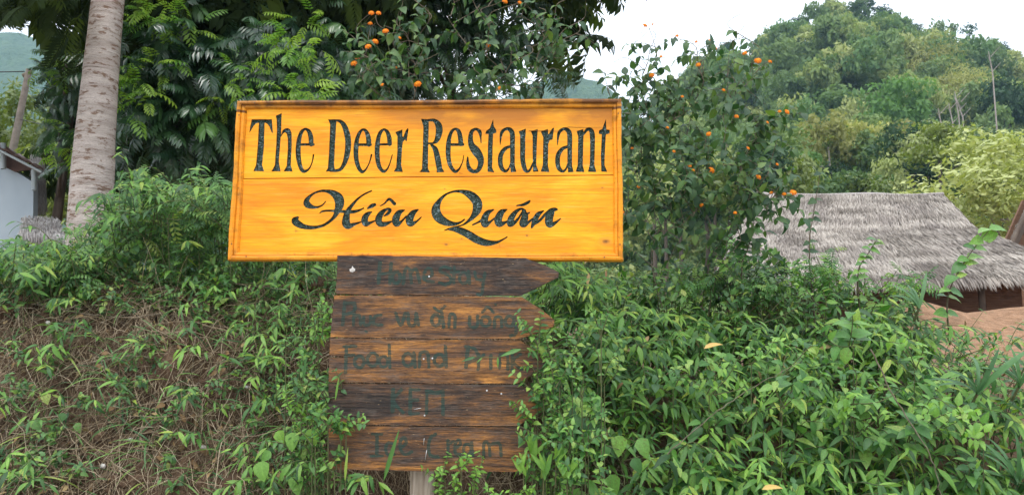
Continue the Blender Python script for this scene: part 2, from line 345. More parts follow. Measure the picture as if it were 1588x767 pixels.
def oldwood(name, dark=.5, seed=0.0, paint=False, warm=(.58, .25, .05)):
    """bare plank: old orange varnish worn to grey brown; paint = the brushed green letters on it"""
    t = NT(name); o = seed * 7.3
    big = t.noise(t.coord('Object', (1.6, 8, 1), (o, o, 0)), 2.0, 6, .68, .7)
    streak = t.noise(t.coord('Object', (3.0, 60, 8), (o, 0, 0)), 2.0, 8, .7, .6)
    spk = t.noise(t.coord('Object', (10, 42, 10), (0, o, 0)), 6.0, 6, .75)
    v = t.math('ADD', t.math('ADD', t.math('MULTIPLY', big, .62), t.math('MULTIPLY', streak, .30)), t.math('MULTIPLY', spk, .25))
    v = t.math('MULTIPLY', t.math('SUBTRACT', v, .585), 1.25); v = t.math('ADD', v, .585 - dark * .13)
    col = t.ramp(v, [(.36, (.020, .013, .010)), (.45, (.062, .034, .021)), (.53, (.14, .064, .026)), (.62, (.30, .125, .030)), (.72, warm), (.82, (.66, .38, .13))])
    gry = t.noise(t.coord('Object', (5, 20, 5), (o, 3, 0)), 2.5, 5, .7); col = t.mix(t.mapr(gry, .50, .72, 0, .55), col, (.17, .13, .105))
    fleck = t.noise(t.coord('Object', (14, 70, 10), (o, 9, 0)), 4.0, 3, .5); col = t.mix(t.mapr(fleck, .70, .76, 0, .75), col, (.62, .42, .20))
    crk = t.noise(t.coord('Object', (1.6, 95, 3), (o, 5, 0)), 1.6, 5, .6, .9); cm = t.mapr(t.math('ABSOLUTE', t.math('SUBTRACT', crk, .5)), .0, .012, 1, 0)
    col = t.mix(t.math('MULTIPLY', cm, .7), col, (.012, .008, .006))
    if paint:
        pn = t.noise(t.coord('Object', (8, 25, 8), (o, 1, 0)), 5.0, 6, .75)
        col = t.mix(t.mapr(pn, .38, .64, .95, .55), col, (.011, .046, .034))
    h = t.math('SUBTRACT', t.math('ADD', streak, t.math('MULTIPLY', spk, .6)), cm)
    return t.done(t.pbsdf(col, .62, t.bump(h, .8, .006), .4))
M['postwood'] = simple('bare grey post wood', (.24, .18, .13), (.52, .43, .35), 5, .85, .8, .01, scale=(16, 16, .7))
M['metal'] = simple('zinc metal', (.55, .55, .55), (.7, .7, .7), 30, .35, Metallic=.9)
M['white'] = simple('white chip', (.42, .38, .34), (.62, .58, .54), 60, .7)
def trunkmat():
    t = NT('pale ringed bark'); g = t.coord('Object')
    ring = t.noise(t.coord('Object', (1, 1, 9)), 2.2, 6, .65, .4); sp = t.noise(t.coord('Object', (3, 3, 9)), 3.2, 5, .7, .3)
    fine = t.noise(t.coord('Object', (20, 20, 60)), 3, 5, .7); big = t.noise(g, 1.8, 3)
    col = t.mix(t.mapr(ring, .35, .65), (.42, .34, .30), (.66, .57, .52))
    col = t.mix(t.mapr(fine, .45, .65, 0, .5), col, (.30, .24, .20))
    col = t.mix(t.mapr(big, .5, .7, 0, .4), col, (.36, .31, .25))
    col = t.mix(t.mapr(sp, .535, .60, 0, .9), col, (.19, .105, .065))
    lin = t.noise(t.coord('Object', (2, 2, 34)), 3.0, 4, .6, .5); col = t.mix(t.mapr(lin, .55, .68, 0, .6), col, (.16, .13, .11))
    h = t.math('ADD', t.math('MULTIPLY', ring, .7), t.math('ADD', fine, lin))
    return t.done(t.pbsdf(col, .85, t.bump(h, .7, .015), .2))
M['trunk'] = trunkmat()
def thatchmat(name, a, b):
    t = NT(name); at = t.n('Attribute', attribute_name='tint').outputs['Fac']
    n = t.noise(t.coord('Object', (1, 1, 1)), 1.6, 5, .65); n2 = t.noise(t.coord('Object', (30, 30, 6)), 2, 4)
    col = t.mix(at, a, b); col = t.mix(t.mapr(n, .45, .7, 0, .55), col, (.20, .17, .16))
    col = t.mix(t.mapr(n2, .5, .75, 0, .35), col, (.12, .10, .09))
    return t.done(t.pbsdf(col, .9, t.bump(n2, .6, .03), .15))
M['thatch'] = thatchmat('grey palm thatch', (.18, .155, .13), (.52, .465, .41))
M['whitethatch'] = thatchmat('bleached thatch', (.40, .36, .34), (.80, .76, .74))
M['darkplank'] = simple('brown plank wall', (.12, .06, .035), (.22, .12, .07), 6, scale=(1, 1, 8))
M['wallpaint'] = simple('pale blue grey wall paint', (.42, .49, .55), (.48, .55, .60), 3, .8, .1)
M['rust'] = simple('rusty brown roofing', (.07, .04, .035), (.14, .08, .06), 9, .7, Metallic=.2)
M['palemetal'] = simple('pale grey steel', (.42, .47, .48), (.5, .55, .56), 9, .5)
M['concrete'] = simple('weathered pole', (.13, .11, .09), (.24, .20, .17), 9, .9)
M['wire'] = simple('black wire', (.02, .02, .02), (.03, .03, .03), 9, .6)
def flowermat():
    t = NT('orange lantana floret'); at = t.n('Attribute', attribute_name='tint').outputs['Fac']
    col = t.ramp(at, [(0, (.90, .42, .02)), (.5, (.90, .30, .012)), (1, (.82, .20, .012))])
    a = t.pbsdf(col, .6, None, .3); b = t.n('BsdfTranslucent', ins={'Color': col})
    return t.done(t.n('MixShader', ins={0: .25, 1: a, 2: b.outputs[0]}).outputs[0])
M['flower'] = flowermat()
def hillmat():
    t = NT('far wooded mountain'); g = t.n('NewGeometry').outputs['Position']
    v = t.n('TexVoronoi', ins={'Vector': g, 'Scale': .16, 'Randomness': 1}).outputs[0]; n = t.noise(g, .03, 5, .6); n2 = t.noise(g, .5, 4)
    col = t.mix(t.mapr(n, .35, .65), (.03, .06, .025), (.075, .12, .04)); col = t.mix(t.mapr(n2, .4, .7, 0, .6), col, (.12, .17, .06))
    return t.done(t.pbsdf(col, .95, t.bump(t.math('SUBTRACT', n2, v), 1.0, 3.0), .1))
M['mountain'] = hillmat()

# ---------------------------------------------------------------- leaf shapes: (V, F, U), length 1 along +y, face +z
def leaf(prof, n=4, width=.3, fold=.25, droop=.3, wave=0.0, twist=0.0):
    ts = np.linspace(0, 1, n + 1); V = []; U = []; F = []
    for i, t in enumerate(ts):
        wd = width * .5 * np.interp(t, *prof)
        ang = droop * t; y = t if droop == 0 else math.sin(ang) / droop; z = 0 if droop == 0 else -(1 - math.cos(ang)) / droop
        tw = twist * t
        for s in (-1, 0, 1):
            x = s * wd; zz = z + abs(s) * wd * fold + (wave * math.sin(t * 17 + s) * wd if s else 0)
            V.append((x * math.cos(tw), y, zz + x * math.sin(tw))); U.append((s, t))
    for i in range(n):
        a = i * 3; F += [(a, a + 1, a + 4, a + 3), (a + 1, a + 2, a + 5, a + 4)]
    return np.array(V), np.array(F), np.array(U, float)
P_LANCE = ([0, .06, .2, .4, .7, .9, 1], [.08, .3, .85, 1, .68, .25, .0])
P_OVATE = ([0, .05, .2, .4, .65, .85, 1], [.1, .5, .95, 1, .75, .35, .0])
P_HEART = ([0, .02, .12, .3, .6, .85, 1], [.3, .8, 1, 1, .75, .35, .0])
P_STRAP = ([0, .1, .5, .8, 1], [.5, .8, 1, .7, .0])
S = {}
S['lance'] = [leaf(P_LANCE, 5, .21, .3, .55), leaf(P_LANCE, 5, .25, .22, .9, twist=.3), leaf(P_LANCE, 5, .18, .35, .25, twist=-.3)]
S['ovate'] = [leaf(P_OVATE, 4, .50, .25, .5), leaf(P_OVATE, 4, .56, .2, .8, .06), leaf(P_OVATE, 4, .46, .35, .3)]
S['heart'] = [leaf(P_HEART, 5, .80, .18, .5, .05), leaf(P_HEART, 5, .72, .25, .8, .05)]
S['lantana'] = [leaf(P_OVATE, 5, .56, .3, .9, .08), leaf(P_HEART, 5, .52, .4, 1.2, .1), leaf(P_OVATE, 5, .6, .2, .5, .05)]
S['strap'] = [leaf(P_STRAP, 7, .075, .4, 1.3), leaf(P_STRAP, 7, .09, .3, .8, twist=.4), leaf(P_STRAP, 7, .06, .4, 2.0)]
S['blade'] = [leaf(P_LANCE, 5, .2, .35, .3)]
def pinnate(pairs=11, ll=.26, lw=.26, droop=.7, lean=1.15, hang=.35):
    """a feather leaf: rachis and paired leaflets, length 1"""
    b = Batch(); ts = np.linspace(0, 1, 8); ang = droop * ts
    P = np.stack([0 * ts, np.sin(ang) / droop, -(1 - np.cos(ang)) / droop], 1); b.tube(P, np.linspace(.012, .004, 8), 3)
    lf = leaf(P_LANCE, 2, lw, .25, .5)
    for k in range(pairs):
        t = .12 + .86 * k / (pairs - 1); a = droop * t; o = np.array([0, math.sin(a) / droop, -(1 - math.cos(a)) / droop])
        f = np.array([0, math.cos(a), -math.sin(a)]); up = np.array([0, math.sin(a), math.cos(a)])
        for s in (-1, 1):
            l = ll * (.55 + .9 * math.sin(math.pi * (.15 + .75 * t))) * rng.uniform(.9, 1.1) * .8
            le = lean * (1 - .45 * t)
            d = f * math.cos(le) + np.array([s, 0, 0]) * math.sin(le) - up * hang * rng.uniform(.5, 1.4)
            b.many(lf, frames(d[None], up[None] + rndunit(1) * .15, np.array([l]), o[None]), [0])
    return np.concatenate(b.V), np.concatenate(b.F), np.concatenate(b.U)
S['frond'] = [pinnate(11, .29, .32), pinnate(10, .27, .30, 1.0), pinnate(12, .30, .28, .5, hang=.6)]
S['youngfrond'] = [pinnate(7, .30, .36, .7, hang=.1), pinnate(6, .34, .36, .9, hang=.2)]
S['bigfrond'] = [pinnate(7, .42, .42, .8, hang=.5), pinnate(6, .45, .4, 1.1, hang=.7)]
S['fernleaf'] = [pinnate(6, .28, .42, .8, hang=.2), pinnate(5, .34, .42, .6, hang=.25)]
MESH = {}
def leafmesh(kind, i, mat):
    k = (kind, i, mat)
    if k not in MESH: MESH[k] = mkmesh('leaf_' + kind, *S[kind][i][:2], M[mat], S[kind][i][2], np.zeros(len(S[kind][i][0])))
    return MESH[k]
def plant(name, label, cat, group, base, stems, leaves, mat, stemmat='stem', part='leaf', limit=300, restname='foliage'):
    """thing > stem, leaf, leaf.001 ...   stems: (P, r);  leaves: (kind, i, matrix)"""
    e = empty(name, base, label, cat, group); b = Batch()
    for P, r in stems: b.tube(P, r, 4)
    b.build('stem', M[stemmat], e)
    T = Matrix.Translation(-Vector([float(v) for v in base]))
    idx = list(range(len(leaves)))
    if len(leaves) > limit:
        idx.sort(key=lambda i: leaves[i][2][1, 3] - 2.0 * leaves[i][2][1, 1] * 0)
        rest = idx[limit:]; idx = idx[:limit]; rb = {}
        for i in rest: rb.setdefault(leaves[i][:2], []).append(leaves[i][2])
        b = Batch()
        for (k, i), ms in rb.items(): b.many(S[k][i], np.array(ms), rng.random(len(ms)))
        b.build(restname, M[mat], e, kind='stuff')
    for i in idx:
        k, j, m = leaves[i]; o = bpy.data.objects.new(part, leafmesh(k, j, mat)); C.objects.link(o); o.parent = e
        o.matrix_local = T @ Matrix(m.tolist())
    return e
def join_plants(plants, matname, name='undergrowth', stemmat='stem', label=None, cat=None):
    rb = {}; sb = Batch()
    for stems, leaves in plants:
        for P, r in stems: sb.tube(P, r, 3)
        for k, j, m in leaves: rb.setdefault((k, j), []).append(m)
    b = Batch()
    for (k, j), ms in rb.items(): b.many(S[k][j], np.array(ms), rng.random(len(ms)))
    o = b.build(name, M[matname], kind='stuff'); tag(o, label, cat)
    return o, sb

# ---- plant habits; every one returns (stems, leaves)
def unit(v): v = np.asarray(v, float); return v / (np.linalg.norm(v) + 1e-9)
def sprig_lance(base, d, L=.4, ll=.075, n=9, kind='lance', outw=(0, -1, .2)):
    base = np.asarray(base, float); d = unit(d); side = unit(np.cross(d, (0, 0, 1)) + rng.normal(size=3) * .2)
    p3 = base + d * L + np.array([0, 0, -.28 * L * rng.uniform(.4, 1.3)]); p2 = base + d * L * .55 + np.array([0, 0, .05 * L])
    P = curve([base, p2, p3], 6); stems = [(P, np.linspace(.0025, .001, len(P)))]; lv = []
    for i in range(n):
        t = .25 + .75 * i / (n - 1); q = t * (len(P) - 1); a = int(min(q, len(P) - 2)); o = P[a] + (P[a + 1] - P[a]) * (q - a); f = unit(P[a + 1] - P[a])
        s = 1 if i % 2 else -1
        ld = f * rng.uniform(.3, .8) + side * s * rng.uniform(.5, 1.0) + np.array([0, 0, -rng.uniform(.1, .8)]) + rng.normal(size=3) * .18
        if i == n - 1: ld = f + np.array([0, 0, -.5])
        up = np.array(outw) * .8 + np.array([0, 0, .9]) + rng.normal(size=3) * .25
        lv.append((kind, int(rng.integers(len(S[kind]))), frames(ld[None], up[None], np.array([ll * rng.uniform(.65, 1.2)]), o[None])[0]))
    return stems, lv
def sprig_pairs(base, d, L=.3, ll=.045, n=6, kind='ovate', droop=.3, outw=(0, -1, .2), start=.2):
    base = np.asarray(base, float); d = unit(d); bend = rng.normal(size=3) * .12 * L
    P = curve([base, base + d * L * .5 + bend, base + d * L + np.array([0, 0, -droop * L * .5])], 6)
    stems = [(P, np.linspace(.0028, .001, len(P)))]; lv = []
    for i in range(n):
        t = start + (1 - start) * i / max(1, n - 1); q = t * (len(P) - 1); a = int(min(q, len(P) - 2)); o = P[a] + (P[a + 1] - P[a]) * (q - a); f = unit(P[a + 1] - P[a])
        ax = unit(np.cross(f, rndunit(1)[0])); sc = ll * (1.1 - .45 * t) if i < n - 1 else ll * .6
        for s in (-1, 1):
            ld = f * rng.uniform(.3, .7) + ax * s + np.array([0, 0, -rng.uniform(0, .6) * droop * 2])
            up = np.array(outw) * .7 + np.array([0, 0, 1.0]) + rng.normal(size=3) * .25
            lv.append((kind, int(rng.integers(len(S[kind]))), frames(ld[None], up[None], np.array([sc * rng.uniform(.75, 1.2)]), o[None])[0]))
    return stems, lv
def merge(parts):
    s = []; l = []
    for a, b in parts: s += a; l += b
    return s, l
# ================================================================ GROUND AND FAR SETTING
def grid_sheet(name, xs, ys, zf, mat, kind='structure', label=None):
    X, Y = np.meshgrid(xs, ys); Z = zf(X, Y); nx, ny = len(xs), len(ys)
    V = np.stack([X, Y, Z], -1).reshape(-1, 3); i = np.arange(ny - 1)[:, None] * nx + np.arange(nx - 1)[None]
    F = np.stack([i, i + 1, i + nx + 1, i + nx], -1).reshape(-1, 4)
    o = obj(name, mkmesh(name, V, F, mat)); tag(o, label, None, None, kind); return o
gx = np.unique(np.concatenate([np.linspace(-700, -60, 17), np.linspace(-60, -6, 40), np.linspace(-6, 12, 110), np.linspace(12, 170, 120), np.linspace(170, 700, 14)]))
gy = np.unique(np.concatenate([np.linspace(-300, -5, 12), np.linspace(-5, 2.3, 8), np.linspace(2.3, 14, 120), np.linspace(14, 170, 110), np.linspace(170, 900, 30)]))
grid_sheet('ground', gx, gy, lambda x, y: ground(x, y) - .10 * ((y > 2.3) & (y < 3.9) & (x < .6) & (x > -3.3)), M['ground'], label='earth ground: road in front, planted bank, orange yard and wooded hill')
# the eroded face of the bank, as clods
bx_ = np.linspace(-3.4, .7, 300); bs = np.linspace(0, 1, 150)
def bank():
    X, T = np.meshgrid(bx_, bs); Y = 2.42 + T * 1.75; Z = ground(X, Y)
    n = fbm(X * 3.2, Y * 2.0 + Z * 3.2, Z * 1.0, 5); cl = np.abs(fbm(X * 11, Y * 4 + Z * 10, 2.0, 4))
    fade = np.minimum(1, np.minimum(T, 1 - T) * 12) * np.minimum(1, np.minimum(X + 3.4, .7 - X) * 6)
    Y2 = Y - fade * (.12 * n + .10 * cl - .02); Z2 = Z + fade * (.05 * n + .05 * cl) - (1 - fade) * .06
    V = np.stack([X, Y2, Z2], -1).reshape(-1, 3); nx = len(bx_); i = np.arange(len(bs) - 1)[:, None] * nx + np.arange(nx - 1)[None]
    return V, np.stack([i, i + 1, i + nx + 1, i + nx], -1).reshape(-1, 4)
bv, bf = bank()
o = obj('bank', mkmesh('bank', bv, bf, M['soil'])); tag(o, 'crumbling brown soil face of the roadside bank under the weeds', kind='structure')
def ridge(name, Y, px, py, mat, depth, label, amp=3.0, n=160):
    xs = np.linspace((px[0] - 794) / FPX * Y, (px[-1] - 794) / FPX * Y, n)
    zr = np.interp(xs / Y * FPX + 794, px, 1.5 + (504 - np.array(py)) / FPX * Y)
    ts = np.linspace(-1, 1, 50); X, T = np.meshgrid(xs, ts)
    Z = 2 + (zr[None] - 2) * (1 - np.abs(T)) ** .8 + fbm(X * 12 / Y, T * 3, 1.0, 6) * amp * 2.4 * (1 - T ** 2)
    Yy = Y + T * depth + (fbm(X * 5 / Y, T * 2, 5.0, 3)) * depth * .3
    V = np.stack([X, Yy, Z - 2 * (T ** 2)], -1).reshape(-1, 3); i = np.arange(49)[:, None] * n + np.arange(n - 1)[None]
    o = obj(name, mkmesh(name, V, np.stack([i, i + 1, i + n + 1, i + n], -1).reshape(-1, 4), mat)); tag(o, label, kind='structure')
ridge('mountain', 480, [-900, -400, 0, 200, 420, 600, 700, 800, 850, 882, 915, 960, 1050, 1200, 2000], [60, 40, 28, 60, 100, 150, 170, 150, 122, 100, 120, 165, 210, 240, 260], M['mountain'], 180, 'blue hazy wooded mountain far behind the trees', 7)

# ================================================================ THE SIGN
UL = unit((math.cos(R(1.8)), -math.sin(R(1.8)), 0)); VL = unit((0, math.sin(R(2.2)), math.cos(R(2.2)))); NL = unit(np.cross(UL, VL)); VL = np.cross(NL, UL)
SO = pt(660, 278, 2.87)
def loc(px, py, n=0.0):
    """photo position -> (u, v) in the plane of the sign at offset n"""
    px = np.asarray(px, float); py = np.asarray(py, float)
    D = FPX * _f + (px - 794)[..., None] * np.array([1., 0, 0]) - (py - 383.5)[..., None] * _u
    P0 = SO + NL * n; t = ((P0 - CAM) @ NL) / (D @ NL); Q = CAM + D * t[..., None] - P0
    return np.stack([Q @ UL, Q @ VL], -1)
SM = Matrix(((UL[0], VL[0], NL[0], SO[0]), (UL[1], VL[1], NL[1], SO[1]), (UL[2], VL[2], NL[2], SO[2]), (0, 0, 0, 1)))

def sdf_grid(strokes, polys, res=.4, pad=3, rough=0.0, cap=True):
    allp = [(x, y) for s in strokes for x, y, _ in s] + [p for q in polys for p in q]; A = np.array(allp)
    mw = max([w for s in strokes for _, _, w in s] + [0]) + pad
    x0, y0 = A.min(0) - mw; x1, y1 = A.max(0) + mw
    gx = np.arange(x0, x1, res); gy = np.arange(y0, y1, res); X, Y = np.meshgrid(gx, gy); D = np.full(X.shape, 1e3)
    for s in strokes:
        c = curve(s, 7) if len(s) > 2 else np.array(s, float)
        for a, b in zip(c[:-1], c[1:]):
            ab = b[:2] - a[:2]; L2 = ab @ ab + 1e-9
            t = np.clip(((X - a[0]) * ab[0] + (Y - a[1]) * ab[1]) / L2, 0, 1)
            D = np.minimum(D, np.hypot(X - a[0] - t * ab[0], Y - a[1] - t * ab[1]) - (a[2] + t * (b[2] - a[2])))
    for q in polys:
        q = np.array(q, float); ins = np.zeros(X.shape, bool); d = np.full(X.shape, 1e3)
        for a, b in zip(q, np.roll(q, -1, 0)):
            ab = b - a; t = np.clip(((X - a[0]) * ab[0] + (Y - a[1]) * ab[1]) / (ab @ ab + 1e-9), 0, 1)
            d = np.minimum(d, np.hypot(X - a[0] - t * ab[0], Y - a[1] - t * ab[1]))
            c = ((a[1] > Y) != (b[1] > Y)) & (X < (b[0] - a[0]) * (Y - a[1]) / (b[1] - a[1] + 1e-12) + a[0]); ins ^= c
        D = np.minimum(D, np.where(ins, -d, d))
    if rough: D = D + rough * fbm(X / 2.2, Y / 2.2, x0, 3)
    D[0, :] = D[-1, :] = 9; D[:, 0] = D[:, -1] = 9
    return gx, gy, D
def contours(gx, gy, D, tol=.12, minlen=8):
    D = np.where(np.abs(D) < 1e-6, 1e-6, D); S_ = D < 0; nxt = {}; pts = {}
    def ex(i, j, h):      # crossing on a grid edge: h True = horizontal edge
        k = (i, j, h)
        if k not in pts:
            a = D[i, j]; b = D[i, j + 1] if h else D[i + 1, j]; t = a / (a - b)
            pts[k] = (gx[j] + t * (gx[1] - gx[0]), gy[i]) if h else (gx[j], gy[i] + t * (gy[1] - gy[0]))
        return k
    m = S_[:-1, :-1] * 1 + S_[:-1, 1:] * 2 + S_[1:, 1:] * 4 + S_[1:, :-1] * 8
    seg = {1: [(3, 0)], 2: [(0, 1)], 3: [(3, 1)], 4: [(1, 2)], 5: [(3, 0), (1, 2)], 6: [(0, 2)], 7: [(3, 2)], 8: [(2, 3)], 9: [(2, 0)], 10: [(0, 1), (2, 3)], 11: [(2, 1)], 12: [(1, 3)], 13: [(1, 0)], 14: [(0, 3)]}
    for i, j in zip(*np.nonzero((m > 0) & (m < 15))):
        for a, b in seg[int(m[i, j])]:
            e = [ex(i, j, True), ex(i, j + 1, False), ex(i + 1, j, True), ex(i, j, False)] if False else None
            f = lambda q: ex(i, j, True) if q == 0 else ex(i, j + 1, False) if q == 1 else ex(i + 1, j, True) if q == 2 else ex(i, j, False)
            nxt[f(a)] = f(b)
    loops = []; seen = set()
    for k in list(nxt):
        if k in seen: continue
        L = []; c = k
        while c not in seen and c in nxt: seen.add(c); L.append(pts[c]); c = nxt[c]
        if len(L) >= minlen:
            P = np.array(L); keep = rdp(np.vstack([P, P[:1]]), tol)[:-1]
            if len(keep) >= 3: loops.append(keep)
    return loops
def rdp(P, tol):
    keep = np.zeros(len(P), bool); keep[0] = keep[-1] = True
    # split closed loop at its farthest point
    st = [(0, int(np.argmax(np.hypot(*(P - P[0]).T)))), ]; st.append((st[0][1], len(P) - 1)); keep[st[0][1]] = True
    while st:
        a, b = st.pop()
        if b <= a + 1: continue
        ab = P[b] - P[a]; L = math.hypot(*ab) + 1e-9; d = np.abs(ab[0] * (P[a + 1:b, 1] - P[a, 1]) - ab[1] * (P[a + 1:b, 0] - P[a, 0])) / L
        k = int(np.argmax(d))
        if d[k] > tol: k += a + 1; keep[k] = True; st += [(a, k), (k, b)]
    return P[keep]
def inside(px, py, loops):
    ins = np.zeros(len(px), bool)
    for q in loops:
        for a, b in zip(q, np.roll(q, -1, 0)):
            ins ^= ((a[1] > py) != (b[1] > py)) & (px < (b[0] - a[0]) * (py - a[1]) / (b[1] - a[1] + 1e-15) + a[0])
    return ins
def triangulate(loops, want_inside, extra=None):
    """CDT of loops (uv); keeps triangles inside the loops, or inside extra but outside the loops"""
    V = []; E = []
    for q in loops + ([extra] if extra is not None else []):
        s = len(V); n = len(q); V += [Vector((float(a), float(b))) for a, b in q]; E += [(s + i, s + (i + 1) % n) for i in range(n)]
    ov, oe, of, *_ = geometry.delaunay_2d_cdt(V, E, [], 0, 1e-7)
    ov = np.array([tuple(v) for v in ov]); of = np.array([tuple(f) for f in of]); c = ov[of].mean(1)
    m = inside(c[:, 0], c[:, 1], loops)
    if not want_inside: m = ~m & inside(c[:, 0], c[:, 1], [extra])
    of = of[m]; a = ov[of]; ar = (a[:, 1, 0] - a[:, 0, 0]) * (a[:, 2, 1] - a[:, 0, 1]) - (a[:, 1, 1] - a[:, 0, 1]) * (a[:, 2, 0] - a[:, 0, 0])
    of[ar < 0] = of[ar < 0][:, ::-1]
    return ov, of[np.abs(ar) > 1e-12]

def Z(ox, oy, s): return lambda L: [(ox + p[0] / s, oy + p[1] / s) + ((p[2] / s,) if len(p) > 2 else ()) for p in L]
z1 = Z(380, 170, 6.975); z2 = Z(495, 180, 7.667); z3 = Z(645, 170, 6.973); z4 = Z(765, 170, 6.97); z5 = Z(855, 170, 6.97); z6 = Z(440, 280, 7.218); z7 = Z(660, 280, 6.973)
def sh(L, dx, dy): return [(p[0] + dx, p[1] + dy) + tuple(p[2:]) for p in L]
A_STEM = [(75, 378, 4), (80, 300, 12), (95, 240, 18), (140, 207, 16), (180, 217, 23), (205, 262, 27), (207, 400, 26), (207, 620, 25)]
A_BOWL = [(190, 395, 14), (130, 420, 20), (85, 480, 25), (75, 560, 26), (90, 630, 24), (130, 665, 16), (165, 640, 10), (188, 580, 8)]
A_FOOT = [(182, 600), (232, 600), (250, 672), (190, 678)]
TOP = [  # (z, strokes, polygons) of: The Deer Restaurant
 (z1, [], [[(150, 140), (212, 140), (205, 400), (185, 600), (208, 668), (88, 665), (118, 600), (135, 420)], [(72, 105), (290, 105), (302, 258), (285, 240), (262, 180), (235, 150), (212, 142), (150, 142), (120, 150), (90, 180), (62, 230), (46, 250), (55, 190)]]),
 (z1, [], [[(330, 68), (397, 38), (390, 250), (388, 280), (405, 225), (430, 205), (455, 198), (485, 210), (503, 250), (505, 380), (495, 600), (515, 670), (415, 668), (450, 610), (463, 420), (462, 310), (450, 260), (430, 245), (410, 262), (386, 300), (365, 560), (385, 668), (285, 668), (322, 600), (335, 420), (345, 200), (340, 100)]]),
 (z1, [[(600, 377, 13), (740, 377, 14)], [(715, 375, 25), (712, 300, 27), (690, 235, 22), (650, 210, 13), (610, 245, 20), (585, 320, 24), (575, 420, 28), (578, 520, 27), (600, 620, 22), (630, 665, 20), (675, 655, 12), (710, 610, 7), (730, 550, 7), (740, 490, 9)]], []),
 (z2, [[(130, 52, 12), (210, 52, 13), (262, 70, 22), (305, 130, 32), (335, 230, 36), (345, 330, 36), (330, 460, 33), (300, 560, 26), (255, 630, 20), (205, 648, 18), (130, 652, 12)]], [[(105, 38), (140, 45), (205, 60), (188, 330), (178, 590), (190, 650), (75, 662), (102, 620), (118, 400), (130, 100)]]),
 (z2, [[(465, 340, 15), (610, 340, 17)], [(590, 335, 30), (585, 260, 30), (560, 185, 22), (520, 160, 14), (480, 200, 20), (450, 280, 25), (438, 380, 30), (440, 500, 28), (465, 600, 25), (505, 660, 20), (545, 645, 12), (580, 590, 8), (605, 530, 7), (622, 458, 10)]], []),
 (z2, [[(710, 338, 13), (850, 335, 15)], [(838, 330, 27), (832, 260, 27), (810, 190, 22), (768, 160, 14), (725, 200, 22), (700, 280, 26), (690, 380, 30), (693, 500, 28), (715, 600, 25), (760, 655, 20), (800, 640, 12), (830, 590, 8), (850, 530, 7), (870, 460, 5)]], []),
 (z2, [], [[(905, 190), (990, 160), (990, 235), (998, 250), (1030, 170), (1055, 140), (1062, 165), (1040, 300), (1030, 298), (1020, 280), (995, 310), (985, 400), (975, 580), (995, 665), (885, 660), (915, 610), (930, 400), (930, 240)]]),
 (z3, [[(135, 115, 13), (200, 118, 20), (245, 170, 35), (250, 250, 36), (225, 330, 26), (185, 362, 12), (130, 365, 10)], [(165, 380, 12), (210, 430, 28), (235, 530, 32), (255, 640, 30)]], [[(55, 100), (140, 105), (135, 330), (130, 630), (152, 680), (35, 675), (65, 640), (75, 400), (80, 180)], [(225, 630), (290, 640), (308, 675), (225, 680)]]),
 (z3, [[(350, 378, 15), (510, 378, 15)], [(485, 370, 28), (480, 300, 26), (462, 235, 22), (425, 208, 13), (385, 240, 18), (360, 310, 22), (350, 400, 27), (350, 500, 26), (370, 600, 22), (420, 668, 18), (460, 650, 12), (490, 600, 7), (508, 550, 6), (517, 495, 4)]], []),
 (z3, [[(705, 360, 5), (700, 300, 10), (690, 240, 20), (650, 210, 14), (605, 235, 20), (590, 300, 26), (600, 380, 34), (650, 450, 48), (695, 520, 38), (700, 590, 30), (670, 655, 24), (620, 668, 20), (580, 640, 24), (562, 590, 18), (560, 515, 8)]], []),
 (z3, [], [[(835, 105), (842, 180), (870, 220), (870, 250), (835, 262), (830, 400), (825, 630), (850, 680), (775, 672), (778, 400), (785, 265), (750, 262), (760, 230), (800, 200)]]),
 (z4, [A_STEM, A_BOWL], [A_FOOT]),
 (z4, [[(318, 260, 28), (318, 400, 28), (318, 540, 27), (340, 640, 24), (370, 668, 16), (400, 645, 12), (428, 580, 10)]], [[(275, 235), (352, 205), (348, 290), (290, 280)], [(405, 235), (480, 210), (470, 400), (465, 600), (490, 670), (430, 672), (425, 500), (425, 280)]]),
 (z4, [], [[(512, 235), (590, 210), (592, 265), (600, 262), (640, 200), (658, 195), (640, 325), (610, 330), (595, 370), (590, 600), (608, 675), (512, 670), (535, 600), (540, 300)]]),
 (z5, [sh(A_STEM, -8, 2), sh(A_BOWL, -8, 2)], [sh(A_FOOT, -8, 2)]),
 (z5, [[(345, 270, 10), (385, 218, 18), (420, 215, 22), (442, 262, 28), (445, 400, 26), (440, 610, 25)]], [[(272, 232), (345, 210), (350, 250), (345, 400), (340, 600), (358, 675), (262, 672), (285, 600), (290, 290)], [(415, 595), (465, 595), (488, 675), (395, 672)]]),
 (z5, [], [[(590, 100), (595, 215), (632, 220), (630, 258), (590, 268), (580, 450), (575, 600), (605, 672), (540, 670), (535, 500), (545, 268), (512, 262), (515, 225), (550, 210)]]),
]
